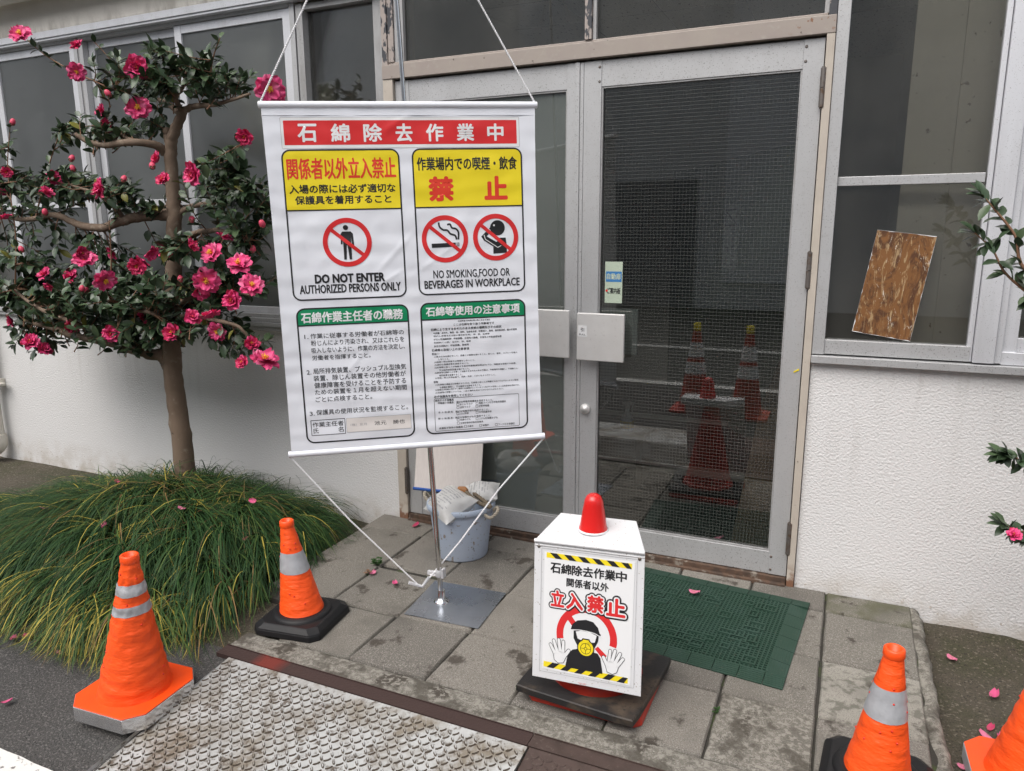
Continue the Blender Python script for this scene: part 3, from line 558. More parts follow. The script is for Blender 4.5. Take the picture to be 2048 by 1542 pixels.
for x in (-.27, .17):
    mb = MB(); mb.box(x, x + .03, -.10, .10, 0, .2545); mb.build('leg', m_infloor, lb)
mb = MB(); mb.lathe([(.0, 0), (.040, 0), (.042, .01), (.042, .07), (.030, .10), (.014, .125), (.013, .145)], 20); mb.build('bottle', m_bottle, sb)
mb = MB(); mb.lathe([(.0165, .145), (.0165, .165)], 14); mb.box(-.03, .045, -.010, .010, .165, .190); mb.box(.03, .036, -.004, .004, .115, .165); mb.build('trigger', m_paper, sb, .003)
mb = MB(); mb.lathe([(.0425, .015), (.0425, .062)], 20, cap=False); mb.build('label', m_yellowlab, sb)
# ------------------------------------------------------------------ building across the street (mirrored in the glass)
O = thing('building', 'grey panelled building across the street, mirrored in the door glass', 'building', (0, -11.5, -.1))
mb = MB(); mb.box(-24, 14, -1, 0, 0, 7.6); mb.build('wall', m_opp, O)
each('wall_panel', [(x, x + 1.5, .002, .06, .5, 7.4) for x in (-6.2, -2.1, 2.3, -11)], m_opp2, O)
each('shutter', [(-4.3, -2.6, .002, .05, .0, 2.4), (-9.3, -7, .002, .05, 0, 3.1), (4.4, 6, .002, .05, 0, 2.6)], m_oppdk, O)
# ------------------------------------------------------------------ pipes, board on window
t = thing('drain_pipe', 'ivory drain pipe with elbow and wall clip at the left edge', 'pipe', (-4.84, -.06, .4))
mb = MB(); mb.tube([(0, 0, 2.0), (0, 0, -.34)], .038, 18); mb.build('pipe', m_pvc, t)
mb = MB(); mb.tube(spline([(0, 0, -.30), (0, 0, -.36), (-.03, -.03, -.40), (-.09, -.05, -.41)], 5), .047, 18); mb.build('elbow', m_pvc, t)
mb = MB(); mb.tube([(0, 0, .03), (0, 0, .06)], .046, 18); mb.box(.03, .11, -.012, .03, .042, .048); mb.box(.04, .06, -.012, .058, .02, .07); mb.build('pipe_clip', m_pvc, t)
mb = MB(); mb.tube([(-7.4, -.13, 2.70), (-4.6, -.13, 2.655), (-1.9, -.13, 2.66)], .075, 20); tag(mb.build('roof_pipe', m_pvc), 'thick cream pipe along the wall at the top left corner', 'pipe')
mb = MB(); pts = [(.159, .987 + .03), (.3475, .990), (.396, 1.353), (.2115, 1.376)]
mb.add([(x, .0135 - .002, z) for x, z in pts] + [(x, .0165, z) for x, z in pts], [(0, 1, 2, 3), (7, 6, 5, 4), (0, 4, 5, 1), (1, 5, 6, 2), (2, 6, 7, 3), (3, 7, 4, 0)])
bq = random.Random(2); loop = [(pts[i][0] + (pts[(i + 1) % 4][0] - pts[i][0]) * k / 30, pts[i][1] + (pts[(i + 1) % 4][1] - pts[i][1]) * k / 30) for i in range(4) for k in range(30)]; ccx, ccz = sum(p_[0] for p_ in pts) / 4, sum(p_[1] for p_ in pts) / 4
inn = [(x + (ccx - x) * (.002 + .05 * max(0, noise.noise((x * 40, z * 40, 3)))), z + (ccz - z) * (.002 + .030 * max(0, noise.noise((x * 40, z * 40, 7))))) for x, z in loop]; nL = len(loop)
mb.add([(x, .0112, z) for x, z in loop] + [(x, .0112, z) for x, z in inn], [(i, (i + 1) % nL, nL + (i + 1) % nL, nL + i) for i in range(nL)], 1)
tag(mb.build('rust_board', [m_rustboard, m_paper]), 'tilted white board smeared with brown rust against the right window', 'board')
# ------------------------------------------------------------------ banner stand and banner
bs = thing('banner_stand', 'chrome pole on a square galvanised base plate holding the banner', 'stand', (-1.180, -.680, 0))
mb = MB(); pts = [(-.080, -.137), (.217, -.120), (.197, .157), (-.109, .139)]; mb.prism(pts, .0015, .005); mb.build('base_plate', m_chrome2, bs, .001)
top = Vector((-.128, -.006, 2.62))
mb = MB(); mb.tube([(0, 0, .005), tuple(top * .33)], .0098, 14); mb.tube([tuple(top * .33), tuple(top)], .0078, 14); mb.build('pole', m_chrome, bs)
mb = MB(); mb.lathe([(.030, .005), (.029, .008), (.020, .016), (.0135, .020), (.0135, .05), (.0125, .052)], 20); mb.build('pole_socket', m_chrome, bs)
mb = MB(); p = top * .045; mb.lathe([(.013, -.012), (.0145, -.01), (.0145, .012), (.013, .014)], 14, tuple(p)); mb.box(p.x - .05, p.x - .012, p.y - .008, p.y + .006, p.z - .012, p.z + .004); mb.box(p.x + .012, p.x + .022, p.y - .012, p.y + .012, p.z - .014, p.z + .022)
mb.build('cord_clip', m_clear, bs, .002)
BW, BH = 900, 1175
bu = Vector((.8252, .5645, .020)).normalized(); bv = Vector((-.034, -.003, .999)); bv = (bv - bu * bv.dot(bu)).normalized(); bn = bu.cross(bv)
bo = Vector((-1.601, -.970, .612))
ban = thing('banner', 'white asbestos work notice banner hanging from the chrome pole', 'banner')
ban.matrix_world = Matrix(((bu.x, -bn.x, bv.x, bo.x), (bu.y, -bn.y, bv.y, bo.y), (bu.z, -bn.z, bv.z, bo.z), (0, 0, 0, 1)))
def disp(u, v):
    t = 1 - v / BH; e = min(1, v / 40) * min(1, (BH - v) / 40)
    d = (.35 + 1.15 * t) * .9 * math.sin(v / 9.5 + 1.2 * math.sin(u / 260) + 2 * noise.noise((u / 400, v / 160, 1))) * (.5 + .5 * noise.noise((u / 300, v / 90, 7)))
    d += 5 * math.sin(u / 900 * 3.1) * math.sin(math.pi * v / BH) + 2.2 * noise.noise((u / 110, v / 60, 3)) + 1.2 * noise.noise((u / 45, v / 45, 8))
    d += 5 * max(0, (abs(u - 450) - 330) / 120) ** 2 * math.sin(math.pi * v / BH)
    for (x0, y0, x1, y1, a, w) in ((330, 620, 470, 760, 2.0, 9), (300, 560, 440, 640, 1.6, 7), (120, 180, 330, 420, 1.6, 8), (440, 600, 620, 720, 1.3, 8), (380, 1080, 470, 1140, 2, 10), (560, 100, 800, 190, 1, 8)):
        L = math.hypot(x1 - x0, y1 - y0); s = ((u - x0) * (x1 - x0) + (v - y0) * (y1 - y0)) / L; p = ((u - x0) * (y1 - y0) - (v - y0) * (x1 - x0)) / L
        if -20 < s < L + 20: d += a * math.exp(-(p / w) ** 2) * max(0, math.sin(math.pi * (s + 20) / (L + 40)))
    return d * e
def BP(u, v, l): return (u / 1000, -(disp(u, v) + .42 * l + (.25 if l else 0)) / 1000, v / 1000)
mb = MB()
def edge(u, v):
    s = 5 * math.sin(math.pi * v) ** .8
    return BP(s + (BW - 2 * s) * u, BH * v, 0)
mb.grid(edge, 150, 230, 0)
p = Print(mb, BP); p.cut = 7
RED, YEL, GRN, BLK, VER, FILM, GREY, WHT = 1, 2, 3, 4, 5, 6, 7, 8
p.fill(56, 1034, 843, 1132, 4, 8, .4); p.frame(56, 1034, 843, 1132, 4, 1.5, GREY, .6); p.fill(65, 1045, 834, 1122, 2, RED, 1)
for a in (('石', 110, 1056, 168, 1110), ('綿', 216, 1055, 274, 1110), ('除', 321, 1055, 378, 1110), ('去', 426, 1055, 479, 1110), ('作', 527, 1055, 582, 1109), ('業', 630, 1056, 686, 1109), ('中', 734, 1056, 787, 1109)): p.text(*a, WHT, 2, .030, res=4)
for x0, x1, y0, y1, yl, ci in ((53, 430, 541, 1029, 837, YEL), (476, 848, 543, 1029, 838, YEL), (58, 432, 41, 511, 454, GRN), (477, 846, 43, 512, 455, GRN)):
    p.fill(x0, yl, x1, y1, 24, ci, 1, True, False); p.line([(x0, yl), (x1, yl)], 4, BLK, 2); p.frame(x0, y0, x1, y1, 26, 5, BLK, 2)
for a in (('関係者以外立入禁止', 66, 937, 417, 1003),): p.text(*a, VER, 2, .035, res=4)
for a in (('禁', 528, 861, 607, 936), ('止', 719, 863, 793, 935)): p.text(*a, VER, 2, .05, res=4)
for a in (('入場の際には必ず適切な', 68, 891, 413, 919), ('保護具を着用すること', 84, 856, 397, 883)): p.text(*a, BLK, 2, .026)
p.text('作業場内での喫煙・飲食', 490, 960, 831, 1002, BLK, 2, .03)
p.text('DO NOT ENTER', 128, 596, 359, 624, BLK, 2, .05); p.text('AUTHORIZED PERSONS ONLY', 75, 562, 412, 590, BLK, 2, .035)
p.text('NO SMOKING,FOOD OR', 527, 594, 796, 625, BLK, 2, .02); p.text('BEVERAGES IN WORKPLACE', 495, 563, 830, 590, BLK, 2, .025)
p.text('石綿作業主任者の職務', 72, 463, 414, 498, WHT, 2, .034); p.text('石綿等使用の注意事項', 495, 467, 827, 499, WHT, 2, .034)
for a in (('1.', 77, 409, 90, 423), ('作業に従事する労働者が石綿等の', 97, 408, 414, 426), ('粉じんにより汚染され、又はこれらを', 97, 383, 414, 402), ('吸入しないように、作業の方法を決定し、', 97, 358, 415, 377), ('労働者を指揮すること。', 97, 333, 295, 350), ('2.', 75, 285, 90, 300), ('局所排気装置、プッシュプル型換気', 97, 285, 415, 305), ('装置、除じん装置その他労働者が', 96, 260, 413, 280), ('健康障害を受けることを予防する', 97, 235, 412, 255), ('ための装置を１月を超えない期間', 97, 211, 413, 230), ('ごとに点検すること。', 97, 185, 291, 204), ('3.', 74, 139, 90, 153), ('保護具の使用状況を監視すること。', 96, 139, 414, 158), ('作業主任者', 80, 96, 186, 114), ('氏', 81, 74, 99, 92), ('名', 166, 74, 185, 92)): p.text(*a, BLK, 1, .006)
p.fill(196, 70, 422, 121, 2, FILM, 1); p.frame(196, 70, 422, 121, 2, 1.4, GREY, 1.4); p.frame(75, 67, 191, 121, 1, 2, BLK, 1)
p.text('（株）友月', 209, 91, 266, 101, GREY, 2, .0); p.text('池元　勝也', 293, 89, 400, 104, BLK, 2, -.004)
BIG = (('ここは石綿を取り扱う作業場です', 589, 430, 734, 438), ('石綿により生ずるおそれのある疾病の種類及びその症状', 508, 415, 760, 424), ('石綿等の取扱い上の注意事項', 508, 342, 641, 351), ('必ず保護具を使用してください', 508, 174, 647, 183), ('使用すべき保護具', 511, 160, 578, 168))
for a in BIG: p.text(*a, BLK, 1, .02)
for a in (('石綿障害予防規則第34条に定める掲示', 605, 443, 720, 449), ('中皮腫：息切れ、胸痛、咳、発熱、全身倦怠感、体重減少、腹痛、腹部膨満感、腹水貯留等', 517, 403, 816, 410), ('肺がん(気管支又は肺の悪性新生物)：咳、痰、血痰等', 517, 392, 716, 399), ('びまん性胸膜肥厚：呼吸困難、反復性の胸痛、反復性の呼吸器感染等', 517, 381, 759, 388), ('石綿肺(じん肺)：息切れ、咳、痰等', 517, 369, 648, 376), ('良性石綿胸水：呼吸困難、胸痛等', 517, 357, 641, 364), ('取扱い', 508, 329, 534, 337),
    ('(1)飲み込みを避けること。皮膚との接触を避けること。粉じん、蒸気、スプレーを吸入', 515, 319, 816, 326), ('しないこと。', 530, 310, 569, 317), ('(2)取扱い時は飲食又は喫煙をしないこと。', 515, 300, 661, 307), ('(3)適切な保護具等を使用すること。', 515, 290, 639, 297), ('(4)石綿等の粉じんが発散する屋内作業場(解体等以外)では、発散源を密閉する設備、', 515, 280, 810, 287), ('又は局所排気装置を設けること。', 531, 270, 641, 277), ('(5)解体等石綿粉じんを著しく発散するおそれのある作業は、作業場所を隔離し、ろ過集じん・', 515, 261, 820, 268), ('排気装置を設置すること。', 530, 251, 613, 258), ('(6)取扱い後は洗浄設備で、洗顔・洗身・うがいをよく行うこと。', 515, 242, 734, 249), ('保管', 509, 228, 525, 236),
    ('(1)石綿等を運搬又は貯蔵するときは、石綿等の粉じんが発散するおそれがないように堅固', 515, 218, 816, 225), ('な容器を使用し、又は確実な包装をすること。', 530, 208, 680, 215), ('(2)容器又は包装の見やすい箇所に石綿等が入っていること及びその取扱い上の注意事項を表記する。', 514, 199, 820, 206), ('(3)石綿等の保管については、一定の場所を定めておかなければならない。', 514, 189, 761, 196), ('呼吸器の保護具：適切な呼吸用保護具を使用すること。', 521, 150, 721, 158), ('手 の 保 護 具：適切な保護手袋を使用すること。', 521, 116, 705, 123), ('眼 の 保 護 具：適切な保護めがねを使用すること。', 520, 93, 712, 100), ('皮膚及び身体の保護具：', 521, 57, 610, 65)): p.text(*a, BLK, 1, .012, res=1)
for a in (('防じんマスク', 599, 141, 645, 148), ('電動ファン付き呼吸用保護具', 669, 141, 768, 149), ('送気マスク', 599, 130, 637, 138), ('空気呼吸器', 668, 130, 706, 138), ('ゴム手袋', 598, 107, 630, 114), ('化学防護手袋', 668, 107, 714, 115), ('保護めがね', 598, 84, 636, 91), ('ゴグル形保護めがね', 667, 83, 736, 91), ('全面形面体呼吸用保護具', 598, 72, 682, 79), ('作業衣', 624, 58, 646, 65), ('保護衣', 679, 57, 703, 65), ('フード付き保護衣', 737, 56, 799, 64)):
    p.text(*a, BLK, 1, .008, res=1); p.frame(a[1] - 11, a[2], a[1] - 3, a[2] + 8, .5, 1, BLK, 1)
p.frame(508, 51, 816, 171, 4, 1.4, BLK, 1)
# pictograms
def person(cx, cy):
    p.disc(cx - 4, cy + 51, 8.5, BLK, 1.5)
    p.poly([(cx - 22, cy + 30), (cx - 16, cy + 38), (cx + 12, cy + 38), (cx + 19, cy + 30), (cx + 21, cy - 8), (cx + 14, cy - 8), (cx + 12, cy + 22), (cx + 11, cy - 55), (cx + 3, cy - 55), (cx - 1, cy - 8), (cx - 4, cy - 8), (cx - 7, cy - 55), (cx - 15, cy - 55), (cx - 15, cy + 22), (cx - 17, cy - 4), (cx - 23, cy - 4)], BLK, 1.5)
person(244, 727)
for cx_, cy_, r in ((243, 729, 81), (573, 731, 80), (750, 732, 80)):
    p.ring(cx_, cy_, r - 16, r, RED, 2, n=64); a = R(-40); ca, sa = math.cos(a), math.sin(a); L = r - 10
    p.poly([(cx_ - L * ca - 6 * sa, cy_ - L * sa + 6 * ca), (cx_ - L * ca + 6 * sa, cy_ - L * sa - 6 * ca), (cx_ + L * ca + 6 * sa, cy_ + L * sa - 6 * ca), (cx_ + L * ca - 6 * sa, cy_ + L * sa + 6 * ca)], RED, 2)
p.poly([(526, 702), (609, 704), (609, 718), (526, 716)], BLK, 1.4); p.poly([(612, 704), (615, 704), (615, 718), (612, 718)], BLK, 1.4); p.poly([(618, 704), (621, 704), (621, 718), (618, 718)], BLK, 1.4)
p.line([tuple(q[:2]) for q in spline([(553, 787, 0), (556, 772, 0), (568, 762, 0), (582, 760, 0), (592, 748, 0), (608, 742, 0), (613, 728, 0)], 5)], 6, BLK, 1.4, step=4)
p.line([tuple(q[:2]) for q in spline([(582, 779, 0), (592, 780, 0), (598, 768, 0), (612, 764, 0), (620, 752, 0), (619, 728, 0)], 5)], 6, BLK, 1.4, step=4)
p.disc(757, 764, 26, BLK, 1.4); p.poly([(737, 772), (727, 762), (737, 755)], BLK, 1.4); p.disc(745, 773, 3.5, WHT, 1.8)
p.poly([(762, 730), (785, 730), (788, 706), (788, 678), (740, 676), (740, 700), (752, 694), (762, 704)], BLK, 1.4)
p.poly([(699, 736), (716, 752), (726, 744), (718, 736), (752, 716), (764, 724), (776, 712), (770, 694), (756, 690), (708, 722)], BLK, 1.5); p.line([(709, 741), (713, 726), (756, 697), (768, 703)], 2.4, WHT, 1.8)
sheet = mb.build('sheet', [m_white, m_pred, m_pyel, m_pgrn, m_pblk, m_pred2, m_pcream, m_pgrey, m_paper], ban)
mb = MB(); mb.tube([(-.006, .004, BH / 1000 - .004), (.906, .004, BH / 1000 - .004)], .0115, 16); mb.box(.0, .9, -.0015, .0, 1.138, 1.1395); mb.build('top_rod', m_white, ban)
mb = MB(); mb.tube([(-.010, .004, .003), (.910, .004, .003)], .0115, 16); mb.build('bottom_rod', m_white, ban)
for x in (-.0062, .9062): mb = MB(); mb.tube([(x, .004, BH / 1000 - .004), (x + (.002 if x > 0 else -.002), .004, BH / 1000 - .004)], .010, 14); mb.build('rod_cap', m_paper, ban)
inv = ban.matrix_world.inverted()
apex = inv @ (Vector((-1.180, -.680, 0)) + top * .998 + Vector((.01, -.012, 0)))
for x in (-.004, .904):
    mb = MB(); mb.twist([(x, .002, 1.172), tuple(Vector((x, .002, 1.172)).lerp(apex, .5) + Vector((0, 0, -.004))), tuple(apex)], .0032, .016); mb.build('cord', m_cord, ban)
clip = inv @ Vector((-1.215, -.700, .098)); low = inv @ Vector((-1.245, -.710, .066))
mb = MB(); l0 = Vector((-.006, .004, -.006)); mb.twist([l0, l0.lerp(low, .45) + Vector((-.006, 0, -.012)), low + Vector((-.012, 0, .004)), low], .0032, .016); mb.build('cord', m_cord, ban)
mb = MB(); l0 = Vector((.906, .004, -.006)); mb.twist([l0, l0.lerp(low, .35) + Vector((-.006, 0, .006)), l0.lerp(low, .7) + Vector((.008, 0, .004)), low], .0032, .016); mb.build('cord', m_cord, ban)
mb = MB(); mb.tube([low + Vector((-.05, 0, .022)), low, low + Vector((.028, 0, .035))], [.007, .006, .006], 8); mb.build('tape_wrap', m_clear, ban)
# paper sheet with blue edge hanging on the left door
hp = thing('hanging_sheet', 'pale paper sheet with a blue bottom strip hanging on the left door', 'sheet', (-1.52, 0, .5))
def ps(u, v): return (-.150 + .350 * u + .012 * (1 - v) * 0, -.012 - .06 * (1 - v) ** 2 - .012 * math.sin(u * 3.1) * (1 - v), -.31 + .62 * v + .028 * u * (1 - v))
mb = MB(); mb.grid(ps, 12, 20); mb.grid(lambda u, v: tuple(Vector(ps(1 - u, v)) + Vector((0, .006, 0))), 12, 20); mb.build('sheet', m_pinkpaper, hp)
mb = MB(); mb.tube([Vector(ps(i / 8, 0)) + Vector((-.004 + .008 * i / 8, .003, -.004)) for i in range(9)], .008, 10); mb.build('edge_strip', m_blue, hp)
# ------------------------------------------------------------------ bucket
bk = thing('bucket', 'dirty pale blue tub with rope handles by the left door', 'bucket', (-1.322, -.250, 0)); bk.scale = (.88, .88, .95)
mb = MB(); mb.lathe([(.118, .004), (.125, .002), (.128, .008), (.152, .205), (.153, .222), (.167, .226), (.170, .236), (.168, .250), (.160, .253), (.155, .246), (.150, .21), (.125, .02), (.0, .018)], 48, cap=False); mb.lathe([(.118, .004), (.0, .004)], 48, cap=False)
for a in range(8): x, y = math.cos(a * .785 + .2), math.sin(a * .785 + .2); mb.tube([(x * .152, y * .152, .19), (x * .162, y * .162, .226)], .004, 6)
mb.build('tub', m_bucket, bk)
for s, a in ((-1, 175), (1, -8)):
    d = Vector((math.cos(R(a)), math.sin(R(a)), 0)); e = Vector((-d.y, d.x, 0)); c0 = d * .165 + Vector((0, 0, .225))
    mb = MB(); mb.twist(spline([c0 + e * .035, c0 + e * .03 + d * .03 + Vector((0, 0, .02)), c0 + d * .05 + Vector((0, 0, .012 if s > 0 else .03)), c0 - e * .03 + d * .03 + Vector((0, 0, -.01)), c0 - e * .035], 5), .0075, .022); mb.build('handle', m_rope, bk)
def bag(name, label, loc, rot, sx, sy, sz, seed):
    t = thing(name, label, 'bag', loc, 'bags in the tub'); t.rotation_euler = rot
    mb = MB(); nz_ = lambda x, y: noise.noise((x * 14 + seed, y * 14, seed)) * .012 + noise.noise((x * 40 + seed, y * 40, 2)) * .004
    def sf(s):
        def fn(u, v):
            a, b = 2 * u - 1, 2 * v - 1; t_ = max(0, (1 - abs(a) ** 3)) ** .75 * max(0, (1 - abs(b) ** 3)) ** .75
            x = a * sx * (1 - .08 * (1 - abs(b)) * abs(a)); y = b * sy * (1 - .08 * (1 - abs(a)) * abs(b))
            return (x, y, s * (sz * t_ + nz_(x, y) * min(1, t_ * 3)))
        return fn
    up = sf(1); dn = sf(-1)
    mb.grid(up, 32, 26); mb.grid(lambda u, v: dn(1 - u, v), 32, 26)
    b = mb.build('sack', m_bag, t)
    mb = MB(); q = random.Random(seed)
    for i in range(9):
        v = .16 + .075 * i; u = .14
        while u < .8:
            w = q.uniform(.03, .10); h = .022 if i % 3 else .036
            if q.random() < .85:
                n_ = 3; vs = [Vector(up(u + w * k / n_, v + (h if j else 0))) + Vector((0, 0, .0012)) for j in (0, 1) for k in range(n_ + 1)]
                mb.add(vs, [(k, k + 1, k + 2 + n_, k + 1 + n_) for k in range(n_)])
            u += w + .015
    mb.build('printed_lines', m_pgrey, t)
    return t
bag('bag', 'crumpled white printed bag lying in front on the blue tub', (-1.338, -.314, .240), (R(25), R(3), R(-30)), .098, .086, .056, 3)
bag('bag', 'white printed bag at the back of the blue tub, beside the glass', (-1.258, -.195, .262), (R(10), R(12), R(-70)), .066, .085, .040, 5)
mb = MB(); mb.twist(spline([(-1.30, -.25, .305), (-1.27, -.27, .308), (-1.235, -.285, .292), (-1.19, -.29, .275), (-1.155, -.275, .262), (-1.19, -.255, .272), (-1.25, -.245, .298)], 6), .0085, .02)
rp = thing('rope', 'coil of dark twisted rope with wooden toggle on the tub', 'rope', (-.012, 0, -.020)); mb.build('rope_coil', m_rope2, rp)
mb = MB(); mb.tube([(-1.315, -.255, .312), (-1.285, -.262, .316), (-1.272, -.266, .312)], [.012, .014, .010], 12); mb.build('toggle', m_wood, rp)
# ------------------------------------------------------------------ folding cones
def octo(h, c): return [(-h + c, -h), (h - c, -h), (h, -h + c), (h, h - c), (h - c, h), (-h + c, h), (-h, h - c), (-h, -h + c)]
def cone(loc, rotz, lean, label, tall, wr, base_mats, bands, seed):
    o = thing('traffic_cone', label, 'cone', loc, 'orange folding cones round the entrance'); o.rotation_euler = (0, 0, rotz)
    if tall: hb, hh, r0, r1, top = .139, .045, .106, .024, .470
    else: hb, hh, r0, r1, top = .133, .040, .080, .0225, .358
    mb = MB(); c = .045 if tall else .028
    if tall:
        mb.prism(octo(hb, c), .0, hh, 0); mb.prism(octo(hb - .001, c), hh + .0005, hh + .004, 1); 
    else:
        mb.prism(octo(hb, c), .0, hh * .55, 0, octo(hb - .003, c)); mb.prism(octo(hb - .003, c), hh * .551, hh, 0, octo(hb - .022, c))
        mb.lathe([(r0 + .024, hh), (r0 + .020, hh + .008), (r0 + .008, hh + .012)], 36)
    mb.build('base', base_mats, o, .004)
    lx, ly = lean
    def ax(t): return lx * t, ly * t
    prof = MB(); n, k = 56, 90; z0 = hh + .002
    def rad(t, a):
        r = r0 + (r1 - r0) * (t ** .92); z = z0 + (top - z0) * t
        w = wr * (.0030 * math.sin(z * 150 + 2.2 * math.sin(a + seed) + 5 * noise.noise((z * 9, seed, 0))) * (.6 + .8 * noise.noise((math.cos(a) * 1.5, math.sin(a) * 1.5, z * 12 + seed))) + .0055 * noise.noise((math.cos(a) * 2 + seed, math.sin(a) * 2, z * 22)) + .0035 * noise.noise((math.cos(a) * 5, math.sin(a) * 5 + seed, z * 50)))
        return (r + w * min(1, t * 10) * min(1, (1 - t) * 8 + .1)) * (1.0)
    def pt(u, t, dr=0):
        a = 2 * math.pi * u; r = rad(t, a) + dr; sx, sy = ax(t)
        return (r * math.cos(a) + sx, r * math.sin(a) + sy, z0 + (top - z0) * t)
    prof.grid(lambda u, v: pt(u, v), n, k, 0)
    q = random.Random(seed)
    for i in range(18):
        u, t = q.random(), q.uniform(.1, .93); cc = Vector(pt(u, t, .001)); mb2 = MB(); mb2.lathe([(.0030, -.002), (.0026, .0010), (.0012, .0018)], 8); 
        a = 2 * math.pi * u; rot = Vector((math.cos(a), math.sin(a), .15)).to_track_quat('Z', 'Y').to_matrix()
        prof.add([cc + rot @ Vector(v) for v in mb2.v], mb2.f, 1, True)
    prof.build('cover', [m_orange, m_stud], o)
    for (a, b) in bands:
        mb = MB(); ta, tb = (a - z0) / (top - z0), (b - z0) / (top - z0); mb.grid(lambda u, v: pt(u, ta + (tb - ta) * v, .0014), n, 10, 0); mb.build('reflective_band', m_reflect, o)
    mb = MB(); sx, sy = ax(1); mb.lathe([(r1 + .001, top - .004), (r1 + .003, top), (r1 + .002, top + .018), (r1 - .002, top + .021), (r1 - .007, top + .019), (r1 - .008, top - .02), (0, top - .02)], 28, (sx, sy, 0), cap=False); mb.build('collar', m_orangetop, o)
    return o
cone((-1.768, -1.545, road(-1.545)), R(4), (.040, .0), 'tall orange folding cone with silver foil base and two grey bands', True, .62, [m_foil, m_orangetop], [(.370, .404), (.311, .340)], 2)
cone((-1.574, -1.000, 0), R(8), (-.046, .01), 'small orange cone on a black rubber base beside the sedge', False, .22, [m_rubber], [(.196, .268)], 4)
cone((.298, -1.068, 0), R(-4), (.01, .02), 'small orange cone on a black base at the bottom right', False, .22, [m_rubber], [(.205, .283)], 6)
cone((.672, -.832, -.075), R(2), (.03, .0), 'orange cone with orange octagonal base cut by the right edge', True, .5, [m_pgrey, m_orangetop], [(.358, .390), (.300, .328)], 8)
for x, y, lab in ((-.99, -3.25, 'left of two'), (-.56, -3.2, 'right of two')):
    o = thing('road_cone', 'tall red road cone with yellow cap mirrored in the door glass, %s' % lab, 'cone', (x, y, -.117), 'red road cones reflected in the glass')
    mb = MB(); mb.prism(octo(.18, .03), 0, .02); mb.build('base', m_redbase, o)
    mb = MB(); mb.lathe([(.14, .02), (.125, .04), (.03, .68)], 28); mb.build('cone_body', m_redbase, o)
    for a, b in ((.32, .42), (.46, .58)):
        mb = MB(); f_ = lambda z: .127 - (z - .04) * .0952 / .64 + .002; mb.lathe([(f_(a), a), (f_(b), b)], 28, cap=False); mb.build('reflective_band', m_paper, o)
    mb = MB(); mb.lathe([(.03, .68), (.03, .74), (.0, .745)], 16, cap=False); mb.build('cap', m_pyel, o)
# ------------------------------------------------------------------ warning sign on a cone
ws = thing('warning_sign', 'white three sided warning sign with red beacon and masked worker poster', 'sign', (-.475, -.925, 0))
X0, Y0 = -.475, -.925
mb = MB(); sq = lambda h, c: octo(h, c)
mb.prism(sq(.176, .02), .002, .026, 0, sq(.172, .02)); mb.lathe([(.135, .026), (.128, .062), (.118, .066), (.03, .50)], 36, (0, 0, 0)); mb.build('cone_base', m_redbase, ws, .003)
FP = [Vector((-.622 - X0, -1.118 - Y0, .098)), Vector((-.3035 - X0, -1.092 - Y0, .101)), Vector((-.321 - X0, -1.024 - Y0, .503)), Vector((-.6415 - X0, -1.052 - Y0, .497))]
pn = (FP[1] - FP[0]).cross(FP[3] - FP[0]).normalized()
def fp(u, v, off=0.): return FP[0].lerp(FP[1], u).lerp(FP[3].lerp(FP[2], u), v) + pn * off
bt = [Vector((-.392 - X0, -.852 - Y0, .520)), Vector((-.628 - X0, -.872 - Y0, .517))]
mb = MB(); dn = Vector((0, 0, -.035))
for pts in ([fp(0, .9, -.004), bt[1] + dn, bt[1], fp(0, 1, -.004)], [fp(1, .9, -.004), bt[0] + dn, bt[0], fp(1, 1, -.004)], [bt[1] + dn, bt[0] + dn, bt[0], bt[1]], [fp(0, 1, -.004), fp(1, 1, -.004), bt[0], bt[1]]):
    n = (pts[1] - pts[0]).cross(pts[3] - pts[0]).normalized() * .004
    if n.dot((pts[0] + pts[2]) / 2 - Vector((0, 0, .25))) > 0: n = -n
    mb.add(pts + [q + n for q in pts], [(0, 1, 2, 3), (7, 6, 5, 4), (0, 4, 5, 1), (1, 5, 6, 2), (2, 6, 7, 3), (3, 7, 4, 0)])
mb.build('cover', m_plastic, ws, .003)
mb = MB()
c = [(0, 0), (1, 0), (1, .985), (0, .985)]; mb.add([fp(u, v, .0) for u, v in c] + [fp(u, v, -.0035) for u, v in c], [(0, 1, 2, 3), (7, 6, 5, 4), (0, 4, 5, 1), (1, 5, 6, 2), (2, 6, 7, 3), (3, 7, 4, 0)])
mb.tube([fp(0, .995, .001), fp(1, .995, .001)], .006, 10); mb.tube([fp(.0, .962, .0), fp(1, .962, .0)], .0022, 8)
mb.build('front_panel', m_plastic, ws, .001)
for u, v in ((.042, .955), (.956, .950)):
    mb = MB(); q = fp(u, v, .001); rot = pn.to_track_quat('Z', 'Y').to_matrix(); m2 = MB(); m2.lathe([(.005, 0), (.0045, .0012), (.002, .002)], 10); mb.add([q + rot @ Vector(t) for t in m2.v], m2.f, 0, True); mb.build('screw', m_dksteel, ws)
bc = (fp(.5, 1) + (bt[0] + bt[1]) / 2) / 2 + Vector((-.004, .010, .0))
mb = MB(); mb.lathe([(.0435, -.002), (.043, .004), (.040, .012), (.0295, .078), (.027, .092), (.021, .104), (.012, .1105), (.0, .112)], 36, tuple(bc), cap=False); mb.build('beacon', m_redbeacon, ws)
mb = MB(); mb.lathe([(.0465, -.001), (.0455, .003), (.0435, .004)], 36, tuple(bc)); mb.build('beacon_rim', m_plastic, ws)
mb = MB(); p = Print(mb, lambda u, v, l: fp(u / 317, v / 400, .0012 + .00040 * l))
p.poly([(30, 28), (287, 25), (291, 371), (31, 369)], 0, 0)
p.frame(22, 20, 297, 378, 3, 1.2, 6, 0)
